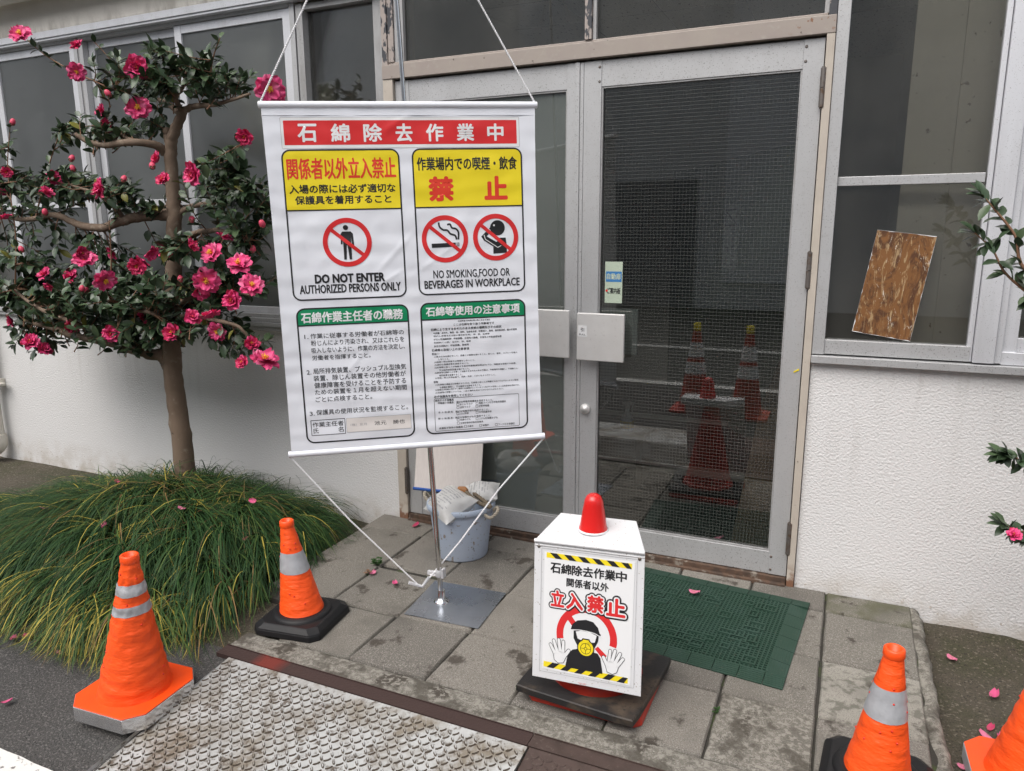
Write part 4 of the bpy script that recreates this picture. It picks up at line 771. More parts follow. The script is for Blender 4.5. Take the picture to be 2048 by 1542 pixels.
def stripes(u0, v0a, v0b, u1, w, sgn):
    n = 6; p.poly([(u0, v0a), (u1, v0b), (u1, v0b + w), (u0, v0a + w)], 2, 1); st = (u1 - u0) / n
    for i in range(n):
        a = u0 + st * (i + .45); b = a + st * .5
        lo = lambda x: v0a + (v0b - v0a) * (x - u0) / (u1 - u0)
        s = sgn * st * .42
        q = [(a - s / 2, lo(a)), (b - s / 2, lo(b)), (b + s / 2, lo(b) + w), (a + s / 2, lo(a) + w)]
        q = [(max(u0, min(u1, x)), y) for x, y in q]; p.poly(q, 1, 2)
stripes(37, 352.5, 349.5, 283, 15, -1); stripes(34, 35, 29.5, 280, 16, 1)
for ch, (a, b) in zip('石綿除去作業中', [(50 + 31.6 * i, 50 + 31.6 * i + 29) for i in range(7)]): p.text(ch, a, 311, b, 339, 1, 2, .03)
p.text('関係者以外', 98, 277, 219, 301, 1, 2, .03)
p.ring(159, 141, 68, 88, 3, 1, -12, 192, 48); 
p.poly([(104, 181), (114, 195), (127, 179), (117, 165)], 3, 1); p.poly([(184, 111), (193, 119), (219, 97), (210, 84)], 3, 1)
for ch, bx in (('立', (54, 216, 91, 260)), ('入', (100, 215, 146, 259)), ('禁', (161, 215, 205, 260)), ('止', (216, 213, 266, 260))):
    p.text(ch, *bx, 1, 2, .20); p.text(ch, *bx, 0, 3, .115); p.text(ch, *bx, 3, 4, .045)
p.poly([(99, 45), (106, 83), (119, 98), (140, 105), (170, 102), (193, 99), (201, 87), (206, 60), (208, 44)], 1, 2.2)
p.poly([(122, 156), (122, 132), (132, 115), (145, 106), (170, 106), (184, 114), (193, 132), (195, 152), (160, 160)], 1, 2.5)
p.poly([(113, 156), (118, 172), (132, 184), (157, 189.5), (178, 186), (192, 172), (197, 157), (201, 153), (199, 150), (183, 156), (160, 159), (137, 159)], 1, 2.6)
p.line([(114, 154), (137, 157.5), (160, 157.5), (183, 154.5), (198, 148.5)], 2.2, 0, 3, step=6)
p.poly([(128, 152), (142, 156), (169, 155.5), (189, 149), (184, 129), (172, 127), (165, 132), (156, 130), (149, 128), (134, 133)], 0, 3)
p.disc(158, 109, 25, 1, 3.4); p.poly([(140, 120), (148, 136), (168, 136), (176, 120)], 1, 3.4); p.poly([(144, 120), (150, 132.5), (166, 132.5), (172, 120)], 2, 3.8); p.disc(158, 109, 22, 2, 3.8)
p.ring(158, 107.5, 14.2, 15.6, 1, 4.2, n=28); p.line([(158, 92), (158, 123)], 1.5, 1, 4.2); p.line([(143, 107.5), (173, 107.5)], 1.5, 1, 4.2); p.disc(158, 107.5, 4.8, 1, 4.3); p.disc(158, 107.5, 3.2, 2, 4.5)
def hand(cx, cy, mir, rot):
    segs = [((-14, 8), (-27, 40), 5.4), ((-6, 14), (-14, 53), 5.6), ((4, 14), (4, 56), 5.6), ((13, 10), (19, 50), 5.2), ((8, -8), (34, 20), 6.2)]
    ca, sa = math.cos(R(rot)), math.sin(R(rot))
    def T(x, y): x *= mir; return (cx + (x * ca - y * sa) * .86, cy + (x * sa + y * ca) * .86)
    palm = [(-19, -10), (-20, 12), (-8, 20), (8, 20), (18, 12), (20, -4), (10, -20), (-8, -21)]
    for w, c_, l in ((1.7, 1, 2.8), (0, 0, 3.1)):
        k = 1 + w / 18; p.poly([T(x * k, y * k) for x, y in palm], c_, l)
        for a, b, r in segs:
            L = math.dist(a, b); dx, dy = (b[0] - a[0]) / L, (b[1] - a[1]) / L; r2 = r * .82 + w; r1_ = r + w
            pts = [(a[0] - dy * r1_, a[1] + dx * r1_), (a[0] + dy * r1_, a[1] - dx * r1_)] + [(b[0] + r2 * (dx * math.sin(t) + dy * math.cos(t)), b[1] + r2 * (dy * math.sin(t) - dx * math.cos(t))) for t in [math.pi * i / 8 for i in range(9)]]
            p.poly([T(x, y) for x, y in pts], c_, l)
hand(82, 72, 1, 8); hand(234, 68, -1, -14)
p.text('石綿作業', 138, 5.2, 150, 7.4, 3, 1, res=1); p.text('注意喚起', 152, 5.2, 163, 7.4, 3, 1, res=1); p.text('取扱注意事項', 142, 2.4, 160, 4.4, 3, 1, res=1)
mb.build('poster', [m_paper, m_pblk, m_pyel, m_pred, m_pgrn, m_pcream, m_pgrey], ws)
# black rubber weight ring on the sign's base
mb = MB(); n = 40; a0 = .186
outer = []
for i in range(n):
    a = 2 * math.pi * i / n; c_, s_ = math.cos(a), math.sin(a); k = 1 / max(abs(c_), abs(s_)); outer.append((c_ * a0 * min(k, 1.385), s_ * a0 * min(k, 1.385)))
vs = []
for z, s in ((.028, 1.0), (.046, 1.0), (.049, .985)): vs += [(x * s, y * s, z) for x, y in outer]
vs += [(.140 * math.cos(2 * math.pi * i / n), .140 * math.sin(2 * math.pi * i / n), .049) for i in range(n)] + [(.137 * math.cos(2 * math.pi * i / n), .137 * math.sin(2 * math.pi * i / n), .028) for i in range(n)]
mb.add(vs, [(j * n + i, j * n + (i + 1) % n, (j + 1) * n + (i + 1) % n, (j + 1) * n + i) for j in range(4) for i in range(n)], 0, False)
wt = mb.build('rubber_weight', m_dirtyrubber); wt.location = (X0 - .006, Y0 - .022, .0); wt.rotation_euler = (R(-1.2), 0, R(-4)); wt.location.z = .002
tag(wt, 'dirty black square rubber weight ring under the white warning sign', 'weight')
# ------------------------------------------------------------------ green door mat
gm = thing('door_mat', 'dark green rubber drainage mat in front of the right door', 'mat', (-.302, -.408, 0)); gm.rotation_euler = (0, 0, R(-4.5))
mb = MB(); hw, hd = .315, .244; bw = .062
ny, nx = 9, 11
def strip(x0, x1, y0, y1, inner):
    g = .0012; mb.add([(x0 + g, y0 + g, .001), (x1 - g, y0 + g, .001), (x1 - g, y1 - g, .001), (x0 + g, y1 - g, .001)] + [(x0 + g, y0 + g, .004 if inner in 'lb' and inner == 'b' else .013), (x1 - g, y0 + g, .013), (x1 - g, y1 - g, .013), (x0 + g, y1 - g, .013)], [(0, 1, 5, 4), (1, 2, 6, 5), (2, 3, 7, 6), (3, 0, 4, 7), (4, 5, 6, 7)])
def bprism(x0, x1, y0, y1, sl):
    g = .0010; z = {'n': (.013, .013, .004, .004), 's': (.004, .004, .013, .013), 'e': (.013, .004, .004, .013), 'w': (.004, .013, .013, .004)}[sl]
    n_ = 7
    for k in range(n_):
        if sl in 'ns': ya, yb = y0 + (y1 - y0) * k / n_, y0 + (y1 - y0) * (k + .72) / n_; xa, xb = x0 + g, x1 - g
        else: xa, xb = x0 + (x1 - x0) * k / n_, x0 + (x1 - x0) * (k + .72) / n_; ya, yb = y0 + g, y1 - g
        def zz(x, y): u = (x - x0) / (x1 - x0); v = (y - y0) / (y1 - y0); return z[0] * (1 - u) * (1 - v) + z[1] * u * (1 - v) + z[2] * u * v + z[3] * (1 - u) * v
        t_ = [(xa, ya), (xb, ya), (xb, yb), (xa, yb)]; mb.add([(x, y, .001) for x, y in t_] + [(x, y, zz(x, y) + .0006) for x, y in t_], [(4, 5, 6, 7), (0, 1, 5, 4), (1, 2, 6, 5), (2, 3, 7, 6), (3, 0, 4, 7)])
    t_ = [(x0 + g, y0 + g), (x1 - g, y0 + g), (x1 - g, y1 - g), (x0 + g, y1 - g)]; mb.add([(x, y, .001) for x, y in t_] + [(x, y, z[i] - .0008) for i, (x, y) in enumerate(t_)], [(4, 5, 6, 7), (0, 1, 5, 4), (1, 2, 6, 5), (2, 3, 7, 6), (3, 0, 4, 7)])
k = 8; wx = 2 * (hw) / k
for i in range(k): bprism(-hw + wx * i, -hw + wx * (i + 1), hd, hd + bw, 'n'); bprism(-hw + wx * i, -hw + wx * (i + 1), -hd - bw, -hd, 's')
k = 6; wy = 2 * hd / k
for i in range(k): bprism(hw, hw + bw, -hd + wy * i, -hd + wy * (i + 1), 'e'); bprism(-hw - bw, -hw, -hd + wy * i, -hd + wy * (i + 1), 'w')
for sx, sy, s in ((1, 1, 'n'), (1, -1, 's'), (-1, 1, 'n'), (-1, -1, 's')): bprism(min(sx * hw, sx * (hw + bw)), max(sx * hw, sx * (hw + bw)), min(sy * hd, sy * (hd + bw)), max(sy * hd, sy * (hd + bw)), s)
mb.build('border', m_mat, gm)
mb = MB(); pq = .0135; NX, NY = int(2 * hw / pq), int(2 * hd / pq); q = random.Random(9)
mb.quad((-hw, -hd, .003), (hw, -hd, .003), (hw, hd, .003), (-hw, hd, .003), 1)
for i in range(NX + 1): x = -hw + 2 * hw * i / NX; mb.box(x - .0024, x + .0024, -hd, hd, .0032, .0112)
for j in range(NY + 1): y = -hd + 2 * hd * j / NY; mb.box(-hw, hw, y - .0024, y + .0024, .0034, .0116)
for i in range(60):
    x = -hw + 2 * hw / NX * q.randrange(1, NX - 5); y = -hd + 2 * hd / NY * q.randrange(1, NY - 5); a = 2 * hw / NX * q.randrange(2, 5); b = 2 * hd / NY * q.randrange(2, 4)
    for (xa, xb, ya, yb) in ((x, x + a, y, y + .005), (x, x + a, y + b, y + b + .005), (x, x + .005, y + .005, y + b), (x + a, x + a + .005, y, y + b)): mb.box(xa, xb, ya, yb, .0114, .0150 + i * .00001)
mb.build('grid', [m_mat, m_joint], gm)
BR={
 'trunk':[(-2.785, -0.4, 0.206), (-2.791, -0.4, 0.41), (-2.801, -0.4, 0.585), (-2.798, -0.4, 0.783), (-2.774, -0.4, 0.976), (-2.739, -0.4, 1.165), (-2.72, -0.4, 1.303), (-2.695, -0.4, 1.438), (-2.69, -0.4, 1.57), (-2.684, -0.4, 1.701), (-2.668, -0.4, 1.775), (-2.632, -0.4, 1.836), (-2.581, -0.4, 1.902)],
 'stub':[(-2.678, -0.4, 1.743), (-2.686, -0.4, 1.797), (-2.687, -0.4, 1.833)],
 'topL':[(-2.594, -0.4, 1.891), (-2.683, -0.37, 1.934), (-2.766, -0.34, 1.966), (-2.887, -0.3, 2.002)],
 'topR':[(-2.581, -0.4, 1.902), (-2.501, -0.42, 1.913), (-2.37, -0.45, 1.905), (-2.262, -0.46, 1.912), (-2.103, -0.5, 1.921)],
 'topC':[(-2.587, -0.4, 1.899), (-2.561, -0.45, 1.949), (-2.54, -0.42, 2.003), (-2.563, -0.38, 2.073)],
 'uplL':[(-2.711, -0.4, 1.734), (-2.708, -0.45, 1.759), (-2.752, -0.52, 1.769), (-2.904, -0.55, 1.762), (-3.001, -0.56, 1.78), (-3.043, -0.58, 1.812)],
 'upL2':[(-2.752, -0.52, 1.769), (-2.973, -0.45, 1.836), (-3.148, -0.4, 1.878)],
 'midL':[(-2.705, -0.4, 1.46), (-2.825, -0.42, 1.462), (-2.943, -0.46, 1.438), (-3.065, -0.5, 1.405), (-3.233, -0.5, 1.427), (-3.34, -0.52, 1.467), (-3.596, -0.5, 1.447), (-3.786, -0.5, 1.474)],
 'midL2':[(-2.951, -0.46, 1.449), (-2.973, -0.5, 1.511), (-3.018, -0.54, 1.56), (-3.235, -0.5, 1.603)],
 'midR':[(-2.679, -0.4, 1.464), (-2.63, -0.35, 1.5), (-2.521, -0.32, 1.514), (-2.341, -0.35, 1.538), (-2.184, -0.38, 1.547)],
 'midR2':[(-2.67, -0.4, 1.326), (-2.57, -0.45, 1.36), (-2.46, -0.48, 1.383), (-2.309, -0.5, 1.387), (-2.161, -0.5, 1.349)],
 'lowL':[(-2.819, -0.4, 0.744), (-2.839, -0.42, 0.8), (-2.918, -0.45, 0.817), (-3.047, -0.48, 0.852), (-3.141, -0.5, 0.865), (-3.307, -0.52, 0.888), (-3.441, -0.55, 0.927), (-3.626, -0.55, 0.956)],
 'lowL2':[(-3.141, -0.5, 0.865), (-3.147, -0.6, 0.959), (-3.288, -0.62, 0.997), (-3.49, -0.6, 1.053), (-3.625, -0.6, 1.129)],
 'lowR':[(-2.748, -0.4, 0.977), (-2.544, -0.5, 1.02), (-2.344, -0.55, 1.011), (-2.206, -0.55, 0.985), (-2.161, -0.52, 0.887)],
 'lowR2':[(-2.745, -0.4, 1.048), (-2.526, -0.45, 1.106), (-2.323, -0.5, 1.137), (-2.184, -0.5, 1.12)],
 'lowC':[(-2.778, -0.4, 0.929), (-2.645, -0.55, 0.998), (-2.614, -0.65, 1.043), (-2.736, -0.65, 1.05)],
 'shootA':[(-3.671, -0.55, 1.105), (-3.609, -0.55, 1.351), (-3.604, -0.55, 1.541), (-3.641, -0.52, 1.708), (-3.614, -0.5, 1.883)],
 'shootB':[(-2.866, -0.5, 1.995), (-3.082, -0.52, 2.083), (-3.239, -0.54, 2.167), (-3.33, -0.55, 2.237)],
 'shootC':[(-2.922, -0.6, 1.083), (-2.885, -0.6, 1.263), (-2.869, -0.6, 1.438)],
 'shootD':[(-2.34, -0.35, 1.542), (-2.324, -0.37, 1.646), (-2.25, -0.4, 1.753)],
 'shootE':[(-2.361, -0.45, 1.984), (-2.336, -0.45, 2.079), (-2.285, -0.45, 2.16)],
 'shootF':[(-3.521, -0.5, 1.446), (-3.381, -0.5, 1.677), (-3.258, -0.5, 1.846)],
 'shootG':[(-2.887, -0.3, 2.002), (-2.975, -0.35, 2.092), (-3.086, -0.4, 2.233)],
}
PADS=[
 (-2.613,-0.450,2.044,0.311,0.220,0.109,44),
 (-2.332,-0.450,1.991,0.201,0.150,0.058,16),
 (-2.921,-0.450,2.050,0.156,0.150,0.082,8),
 (-3.036,-0.450,1.854,0.271,0.180,0.069,26),
 (-2.841,-0.450,1.854,0.154,0.150,0.046,10),
 (-3.606,-0.450,1.581,0.348,0.220,0.107,28),
 (-3.269,-0.450,1.607,0.257,0.220,0.102,24),
 (-3.003,-0.450,1.554,0.195,0.180,0.078,12),
 (-2.780,-0.450,1.527,0.125,0.150,0.055,8),
 (-2.305,-0.450,1.619,0.178,0.200,0.101,24),
 (-2.195,-0.450,1.473,0.122,0.180,0.122,20),
 (-2.386,-0.450,1.529,0.169,0.150,0.052,8),
 (-2.153,-0.450,1.349,0.081,0.150,0.083,9),
 (-3.779,-0.450,1.146,0.275,0.250,0.178,24),
 (-3.476,-0.450,1.103,0.258,0.280,0.149,26),
 (-3.186,-0.450,1.086,0.243,0.300,0.157,30),
 (-2.910,-0.450,1.094,0.228,0.300,0.152,32),
 (-2.682,-0.450,1.101,0.216,0.300,0.136,28),
 (-2.428,-0.450,1.175,0.174,0.250,0.142,26),
 (-2.249,-0.450,1.221,0.139,0.200,0.117,16),
 (-2.769,-0.450,0.935,0.223,0.250,0.094,18),
 (-3.038,-0.450,0.922,0.237,0.250,0.085,16),
 (-2.483,-0.450,0.960,0.179,0.220,0.091,14),
 (-2.284,-0.450,0.892,0.115,0.150,0.067,7),
 (-3.628,-0.450,0.919,0.270,0.200,0.104,14),
 (-2.531,-0.450,1.305,0.148,0.200,0.076,10),
 (-3.475,-0.450,1.301,0.291,0.200,0.073,8),
 (-3.711,-0.450,0.810,0.160,0.150,0.053,5),
 (-3.731,-0.450,1.717,0.115,0.100,0.118,4),
]
FL=[(-3.293, -0.603, 2.242, 1),(-2.896, -0.629, 2.146, 0),(-3.001, -0.571, 2.069, 1),(-2.583, -0.619, 2.039, 0),(-1.883, -0.637, 1.901, 1),(-1.901, -0.57, 1.892, 0),(-3.0, -0.466, 1.917, 0),(-2.748, -0.49, 1.912, 1),(-2.974, -0.497, 1.856, 0),(-2.038, -0.606, 1.748, 0),(-2.512, -0.613, 1.677, 0),(-2.26, -0.665, 1.608, 0),(-2.41, -0.685, 1.585, 0),(-3.127, -0.699, 1.552, 0),(-2.779, -0.677, 1.56, 0),(-3.67, -0.535, 1.565, 0),(-3.594, -0.554, 1.672, 0),(-3.272, -0.559, 1.631, 0),(-2.244, -0.56, 1.354, 0),(-2.308, -0.681, 1.326, 0),(-3.486, -0.658, 1.449, 0),(-3.068, -0.595, 1.261, 1),(-2.898, -0.574, 1.295, 0),(-3.238, -0.549, 1.171, 0),(-3.431, -0.544, 1.183, 0),(-2.81, -0.703, 1.182, 1),(-2.675, -0.599, 1.265, 0),(-2.553, -0.586, 1.274, 0),(-2.254, -0.619, 1.295, 1),(-2.052, -0.684, 1.257, 1),(-2.302, -0.625, 1.184, 1),(-1.98, -0.702, 1.175, 1),(-2.793, -0.533, 1.006, 0),(-3.726, -0.547, 0.951, 0),(-3.193, -0.61, 0.955, 0),(-3.431, -0.66, 0.863, 0),(-3.54, -0.538, 0.807, 0),(-2.531, -0.606, 0.95, 0),(-2.339, -0.544, 0.963, 1),(-2.146, -0.55, 0.914, 0),(-2.135, -0.618, 0.848, 0),(-2.008, -0.637, 0.868, 1),(-2.935, -0.6, 0.929, 0),(-2.389, -0.634, 1.027, 0),(-2.221, -0.688, 1.04, 0),(-2.121, -0.659, 1.11, 0),(-3.388, -0.557, 1.137, 0),(-2.581, -0.711, 1.248, 0),(-2.503, -0.711, 1.302, 0),(-2.368, -0.595, 1.143, 0),(-2.996, -0.664, 1.297, 0),]
BUDS=[(-3.453, -0.593, 1.874),(-2.766, -0.606, 1.947),(-3.03, -0.631, 1.693),(-3.191, -0.501, 1.665),(-2.496, -0.661, 1.639),(-2.735, -0.617, 1.597),(-3.203, -0.659, 1.463),(-2.401, -0.573, 1.425),(-1.95, -0.645, 1.401),(-3.067, -0.629, 1.12),(-3.136, -0.551, 1.105),(-2.67, -0.636, 1.11),(-2.481, -0.588, 1.176),(-2.134, -0.519, 1.298),(-3.366, -0.68, 1.298),]
RS={'a':[(0.685, -0.4, 1.126), (0.607, -0.4, 1.193), (0.54, -0.4, 1.255), (0.503, -0.4, 1.318), (0.454, -0.4, 1.367)],'b':[(0.625, -0.4, 1.236), (0.552, -0.4, 1.36), (0.497, -0.4, 1.43), (0.462, -0.4, 1.472)],'c':[(0.744, -0.4, 0.631), (0.677, -0.4, 0.683), (0.624, -0.4, 0.715), (0.592, -0.4, 0.722)],'d':[(0.762, -0.4, 0.479), (0.699, -0.4, 0.492), (0.656, -0.4, 0.489), (0.622, -0.4, 0.503)]}
# ------------------------------------------------------------------ camellia
def leafgeo(mb, base, d, up, L, wd, mi, curl=.2):
    d = d.normalized(); s = d.cross(up)
    if s.length < 1e-3: s = d.orthogonal()
    s.normalize(); n = s.cross(d).normalized(); vs = []
    for t, w in ((0, .06), (.22, .72), (.5, 1.0), (.78, .66), (1, .0)):
        c = base + d * (L * t) - n * (L * curl * t * t)
        if w == 0: vs += [c]
        else: vs += [c + s * (wd * w * .5) + n * (wd * w * .16), c, c - s * (wd * w * .5) + n * (wd * w * .16)]
    fs = []
    for k in range(3):
        o = k * 3; fs += [(o, o + 1, o + 4, o + 3), (o + 1, o + 2, o + 5, o + 4)]
    fs += [(9, 10, 12), (10, 11, 12)]
    mb.add(vs, fs, mi, True)
def rv(q): return Vector((q.uniform(-1, 1), q.uniform(-1, 1), q.uniform(-1, 1)))
def twig(mbt, mbl, a, b, q, r0=.003, dens=.019, start=.3, big=1.):
    a, b = Vector(a), Vector(b); m = a.lerp(b, .5) + rv(q) * (b - a).length * .12 - Vector((0, 0, .03 * (b - a).length)) 
    pts = spline([a, m, b], 5); k = len(pts); mbt.tube(pts, [r0 * (1 - .7 * i / k) for i in range(k)], 5, 1)
    L = (b - a).length; n = max(4, int(L * (1 - start) / dens)); side = q.random() * 6
    for i in range(n):
        t = start + (1 - start) * (i + q.random() * .6) / n; x = t * (k - 1); j = min(k - 2, int(x)); p = pts[j].lerp(pts[j + 1], x - j); tg = (pts[j + 1] - pts[j]).normalized()
        side += 2.4 + q.uniform(-.5, .5); u = tg.orthogonal().normalized(); w = tg.cross(u)
        o = u * math.cos(side) + w * math.sin(side)
        d = tg * .55 + o * .9 + Vector((0, 0, -.05)) + rv(q) * .2
        mi = 0 if q.random() < .55 else (1 if q.random() < .55 else (2 if q.random() < .9 else 3))
        leafgeo(mbl, p, d, Vector((0, 0, 1)) + rv(q) * .5 - Vector((0, .35, 0)), q.uniform(.044, .070) * big, q.uniform(.026, .038) * big, mi, q.uniform(.05, .3))
    tg = (pts[-1] - pts[-2]).normalized()
    for s in range(2): leafgeo(mbl, pts[-1], tg + rv(q) * .6, Vector((0, -.3, 1)) + rv(q) * .4, q.uniform(.035, .05) * big, .024 * big, q.choice((0, 1)), .1)
def flower_mesh(opened, seed):
    q = random.Random(seed); mb = MB()
    whorls = ((7, .062, 75 if opened else 62, 0), (6, .052, 52 if opened else 40, .4)) + (() if opened else ((6, .042, 24, .2), (5, .032, 10, .7)))
    for n, L, ang, off in whorls:
        for i in range(n):
            a = 2 * math.pi * (i + off) / n + q.uniform(-.15, .15); e = R(ang + q.uniform(-10, 10)); Lq = L * q.uniform(.88, 1.1); cu = q.uniform(.1, .5); wv = q.uniform(0, 6)
            def fn(u, v):
                t = v; w = Lq * .86 * (math.sin(math.pi * min(1, t * .80 + .12)) ** .7) * (u - .5); rr = Lq * t
                ee = e + (cu * (t - .4)); x = rr * math.sin(ee); z = rr * math.cos(ee) + abs(u - .5) * .5 * Lq * t * .5 + .006 * math.sin(u * 9 + wv) * t
                if t > .95: x -= .05 * Lq * abs(math.sin(u * 3.14 * 2))
                return (x * math.cos(a) - w * math.sin(a), x * math.sin(a) + w * math.cos(a), z)
            mb.grid(fn, 6, 6, 0 if q.random() < .75 else 1)
    st = MB()
    for i in range(34 if opened else 10):
        a = q.random() * 6.28; r = q.uniform(0, .012); b = Vector((math.cos(a) * r * .4, math.sin(a) * r * .4, .0)); t = Vector((math.cos(a) * r * 1.15, math.sin(a) * r * 1.15, .022 + q.uniform(0, .006)))
        st.tube([b, t], .0007, 4); st.tube([t, t + Vector((0, 0, .003))], .0019, 5)
    return mb, st
BR_R = dict(trunk=(.052, .020), stub=(.020, .018), topL=(.018, .007), topR=(.017, .005), topC=(.014, .005), uplL=(.022, .009), upL2=(.010, .004), midL=(.030, .009), midL2=(.012, .005), midR=(.016, .006), midR2=(.022, .006), lowL=(.036, .010), lowL2=(.016, .006), lowR=(.015, .005), lowR2=(.014, .005), lowC=(.014, .006))
tree = thing('camellia_tree', 'camellia tree with pink flowers trained in tiers beside the banner', 'tree', (-2.785, -.4, .12))
T0 = Vector(tree.location); q = random.Random(11)
bmb = MB(); lmb = MB(); tmb = MB(); anchors = []
for nm, pts in BR.items():
    r0, r1 = BR_R.get(nm, (.0042, .002)); P = [Vector(p) - T0 for p in pts]
    if nm == 'trunk': P = [P[0] + Vector((.0, 0, -.22))] + P
    sp = spline(P, 6); k = len(sp)
    sp = [p + rv(q) * (r0 * .10 if nm != 'trunk' else r0 * .05) for p in sp]
    rr = [(r0 + (r1 - r0) * (i / (k - 1)) ** (.8 if nm != 'trunk' else 1)) * (1 + .07 * noise.noise((i * .9, r0 * 99, 2))) for i in range(k)]
    if nm == 'trunk': rr[0] *= 1.15
    if nm.startswith('shoot'):
        tmb.tube(sp, rr, 6, 1)
        for i in range(3, k):
            for s in range(2 if i % 2 else 1):
                tg = (sp[i] - sp[i - 1]).normalized(); leafgeo(lmb, sp[i], tg * .6 + rv(q) * .9, Vector((0, -.3, 1)) + rv(q) * .4, q.uniform(.032, .052), q.uniform(.018, .026), q.choice((0, 0, 1, 2)), .15)
        anchors += sp[::3]
    else:
        bmb.tube(sp, rr, 14 if nm == 'trunk' else 9, 0); 
        if nm not in ('trunk', 'stub'): anchors += sp[2:]
        else: anchors += sp[-6:]
for (x, y, z, rx, ry, rz, n) in PADS:
    c0 = Vector((x, y, z)) - T0
    for i in range(int(n * (1.4 if z < 1.32 else 1.08))):
        while True:
            e = rv(q)
            if e.length < 1: break
        tgt = c0 + Vector((e.x * rx, e.y * ry, e.z * rz * .9))
        if tgt.y + T0.y > -.06: tgt.y = -.06 - T0.y
        near = sorted(anchors, key=lambda p: (p - tgt).length + .08 * q.random())[0]
        d = tgt - near
        if d.length > .34: near = tgt - d.normalized() * .30
        if d.length < .06: near = tgt - Vector((q.uniform(-.06, .06), q.uniform(-.06, .06), .08))
        twig(tmb, lmb, near, tgt, q, start=.18, dens=.0130)
trunk = bmb.build('trunk', [m_bark, m_twig], tree)
tmb.build('twigs', [m_bark, m_twig], tree)
lmb.build('foliage', m_leaf, tree)
fm = []
for op in (0, 1):
    for s in range(3):
        a, b = flower_mesh(op, s + 10 * op); fm.append((op, a, b))
protos = {}
def add_flower(parent, off, pos, opened, q, size=1.):
    var = q.randrange(3); key = (opened, var)
    view = (Vector((.14, -2.93, 1.38)) - Vector(pos)).normalized()
    d = view * .7 + Vector((0, -.2, .25)) + rv(q) * (.6 if opened else .95)
    if key not in protos:
        _, a, b = [t for t in fm if t[0] == opened][var]
        fo = a.build('flower', [m_petal[var % 2 if not opened else 0], m_petal[2 if opened else (var + 1) % 2]], parent); so_ = b.build('stamen', m_stamen, fo); protos[key] = (fo, so_); o = fo
    else:
        fo, so_ = protos[key]; o = fo.copy(); COL.objects.link(o); o.parent = parent; s2 = so_.copy(); COL.objects.link(s2); s2.parent = o
    o.location = Vector(pos) - off; o.rotation_euler = (d.to_track_quat('Z', 'Y')).to_euler(); k = q.uniform(.8, 1.08) * size; o.scale = (k, k, k * (1 if opened else q.uniform(.9, 1.3)))
    return o
q = random.Random(21)
for (x, y, z, op) in FL: add_flower(tree, T0, (x, y, z), op, q, q.uniform(.72, .98) if op else q.uniform(.55, .80))
def bud_mesh():
    mb = MB(); mb.lathe([(0, -.004), (.008, 0), (.0125, .010), (.0115, .020), (.007, .028), (.0, .031)], 12, cap=False)
    for i in range(5):
        a = i * 1.256; leafgeo(mb, Vector((math.cos(a) * .004, math.sin(a) * .004, -.003)), Vector((math.cos(a) * .7, math.sin(a) * .7, 1)), Vector((math.cos(a), math.sin(a), .2)), .014, .011, 1, -.1)
    return mb
b0 = None
for p in BUDS:
    if b0 is None: b0 = o = bud_mesh().build('flower_bud', [m_bud, m_leaf[1]], tree)
    else: o = b0.copy(); COL.objects.link(o); o.parent = tree
    o.location = Vector(p) - T0; o.rotation_euler = (q.uniform(-.6, .6), q.uniform(-.6, .6), 0)
# second shrub entering from the right edge
sh = thing('camellia_shrub', 'camellia branches with a red flower reaching in at the right edge', 'shrub', (1.02, -.42, -.09)); T1 = Vector(sh.location)
b2 = MB(); l2 = MB(); t2 = MB(); q = random.Random(5)
b2.tube(spline([(0, 0, -.03), (.02, .0, .5), (-.02, .02, 1.0), (-.06, 0, 1.35)], 5), [.028 - .001 * i for i in range(16)], 10, 0)
for nm, pts in RS.items():
    P = [Vector(p) - T1 for p in pts]; P = [Vector((.0, .0, P[0].z - .12))] + P; sp = spline(P, 6); k = len(sp)
    t2.tube(sp, [.006 - .0045 * i / k for i in range(k)], 6, 1)
    for i in range(4, k):
        for s in range(2 if nm in 'ab' else 3):
            if q.random() < .25: continue
            tg = (sp[i] - sp[i - 1]).normalized(); leafgeo(l2, sp[i], tg * .6 + rv(q) * .9, Vector((0, -.3, 1)) + rv(q) * .4, q.uniform(.04, .056), q.uniform(.022, .028), q.choice((0, 0, 1, 2)), .15)
    for s in range(3): leafgeo(l2, sp[-1], (sp[-1] - sp[-2]).normalized() + rv(q) * .5, Vector((0, -.3, 1)), .05, .026, q.choice((0, 1)), .1)
for i in range(46):
    tgt = Vector((q.uniform(-.30, .3), q.uniform(-.25, .25), q.uniform(.45, 1.75)))
    if tgt.x < -.28 + .10: tgt.x += .2
    twig(t2, l2, Vector((0, 0, tgt.z - .15)), tgt, q, dens=.03, start=.5)
b2.build('stem', m_bark, sh); t2.build('twigs', [m_bark, m_twig], sh); l2.build('foliage', m_leaf, sh)
add_flower(sh, T1, (.640, -.44, .488), 0, q, .42)
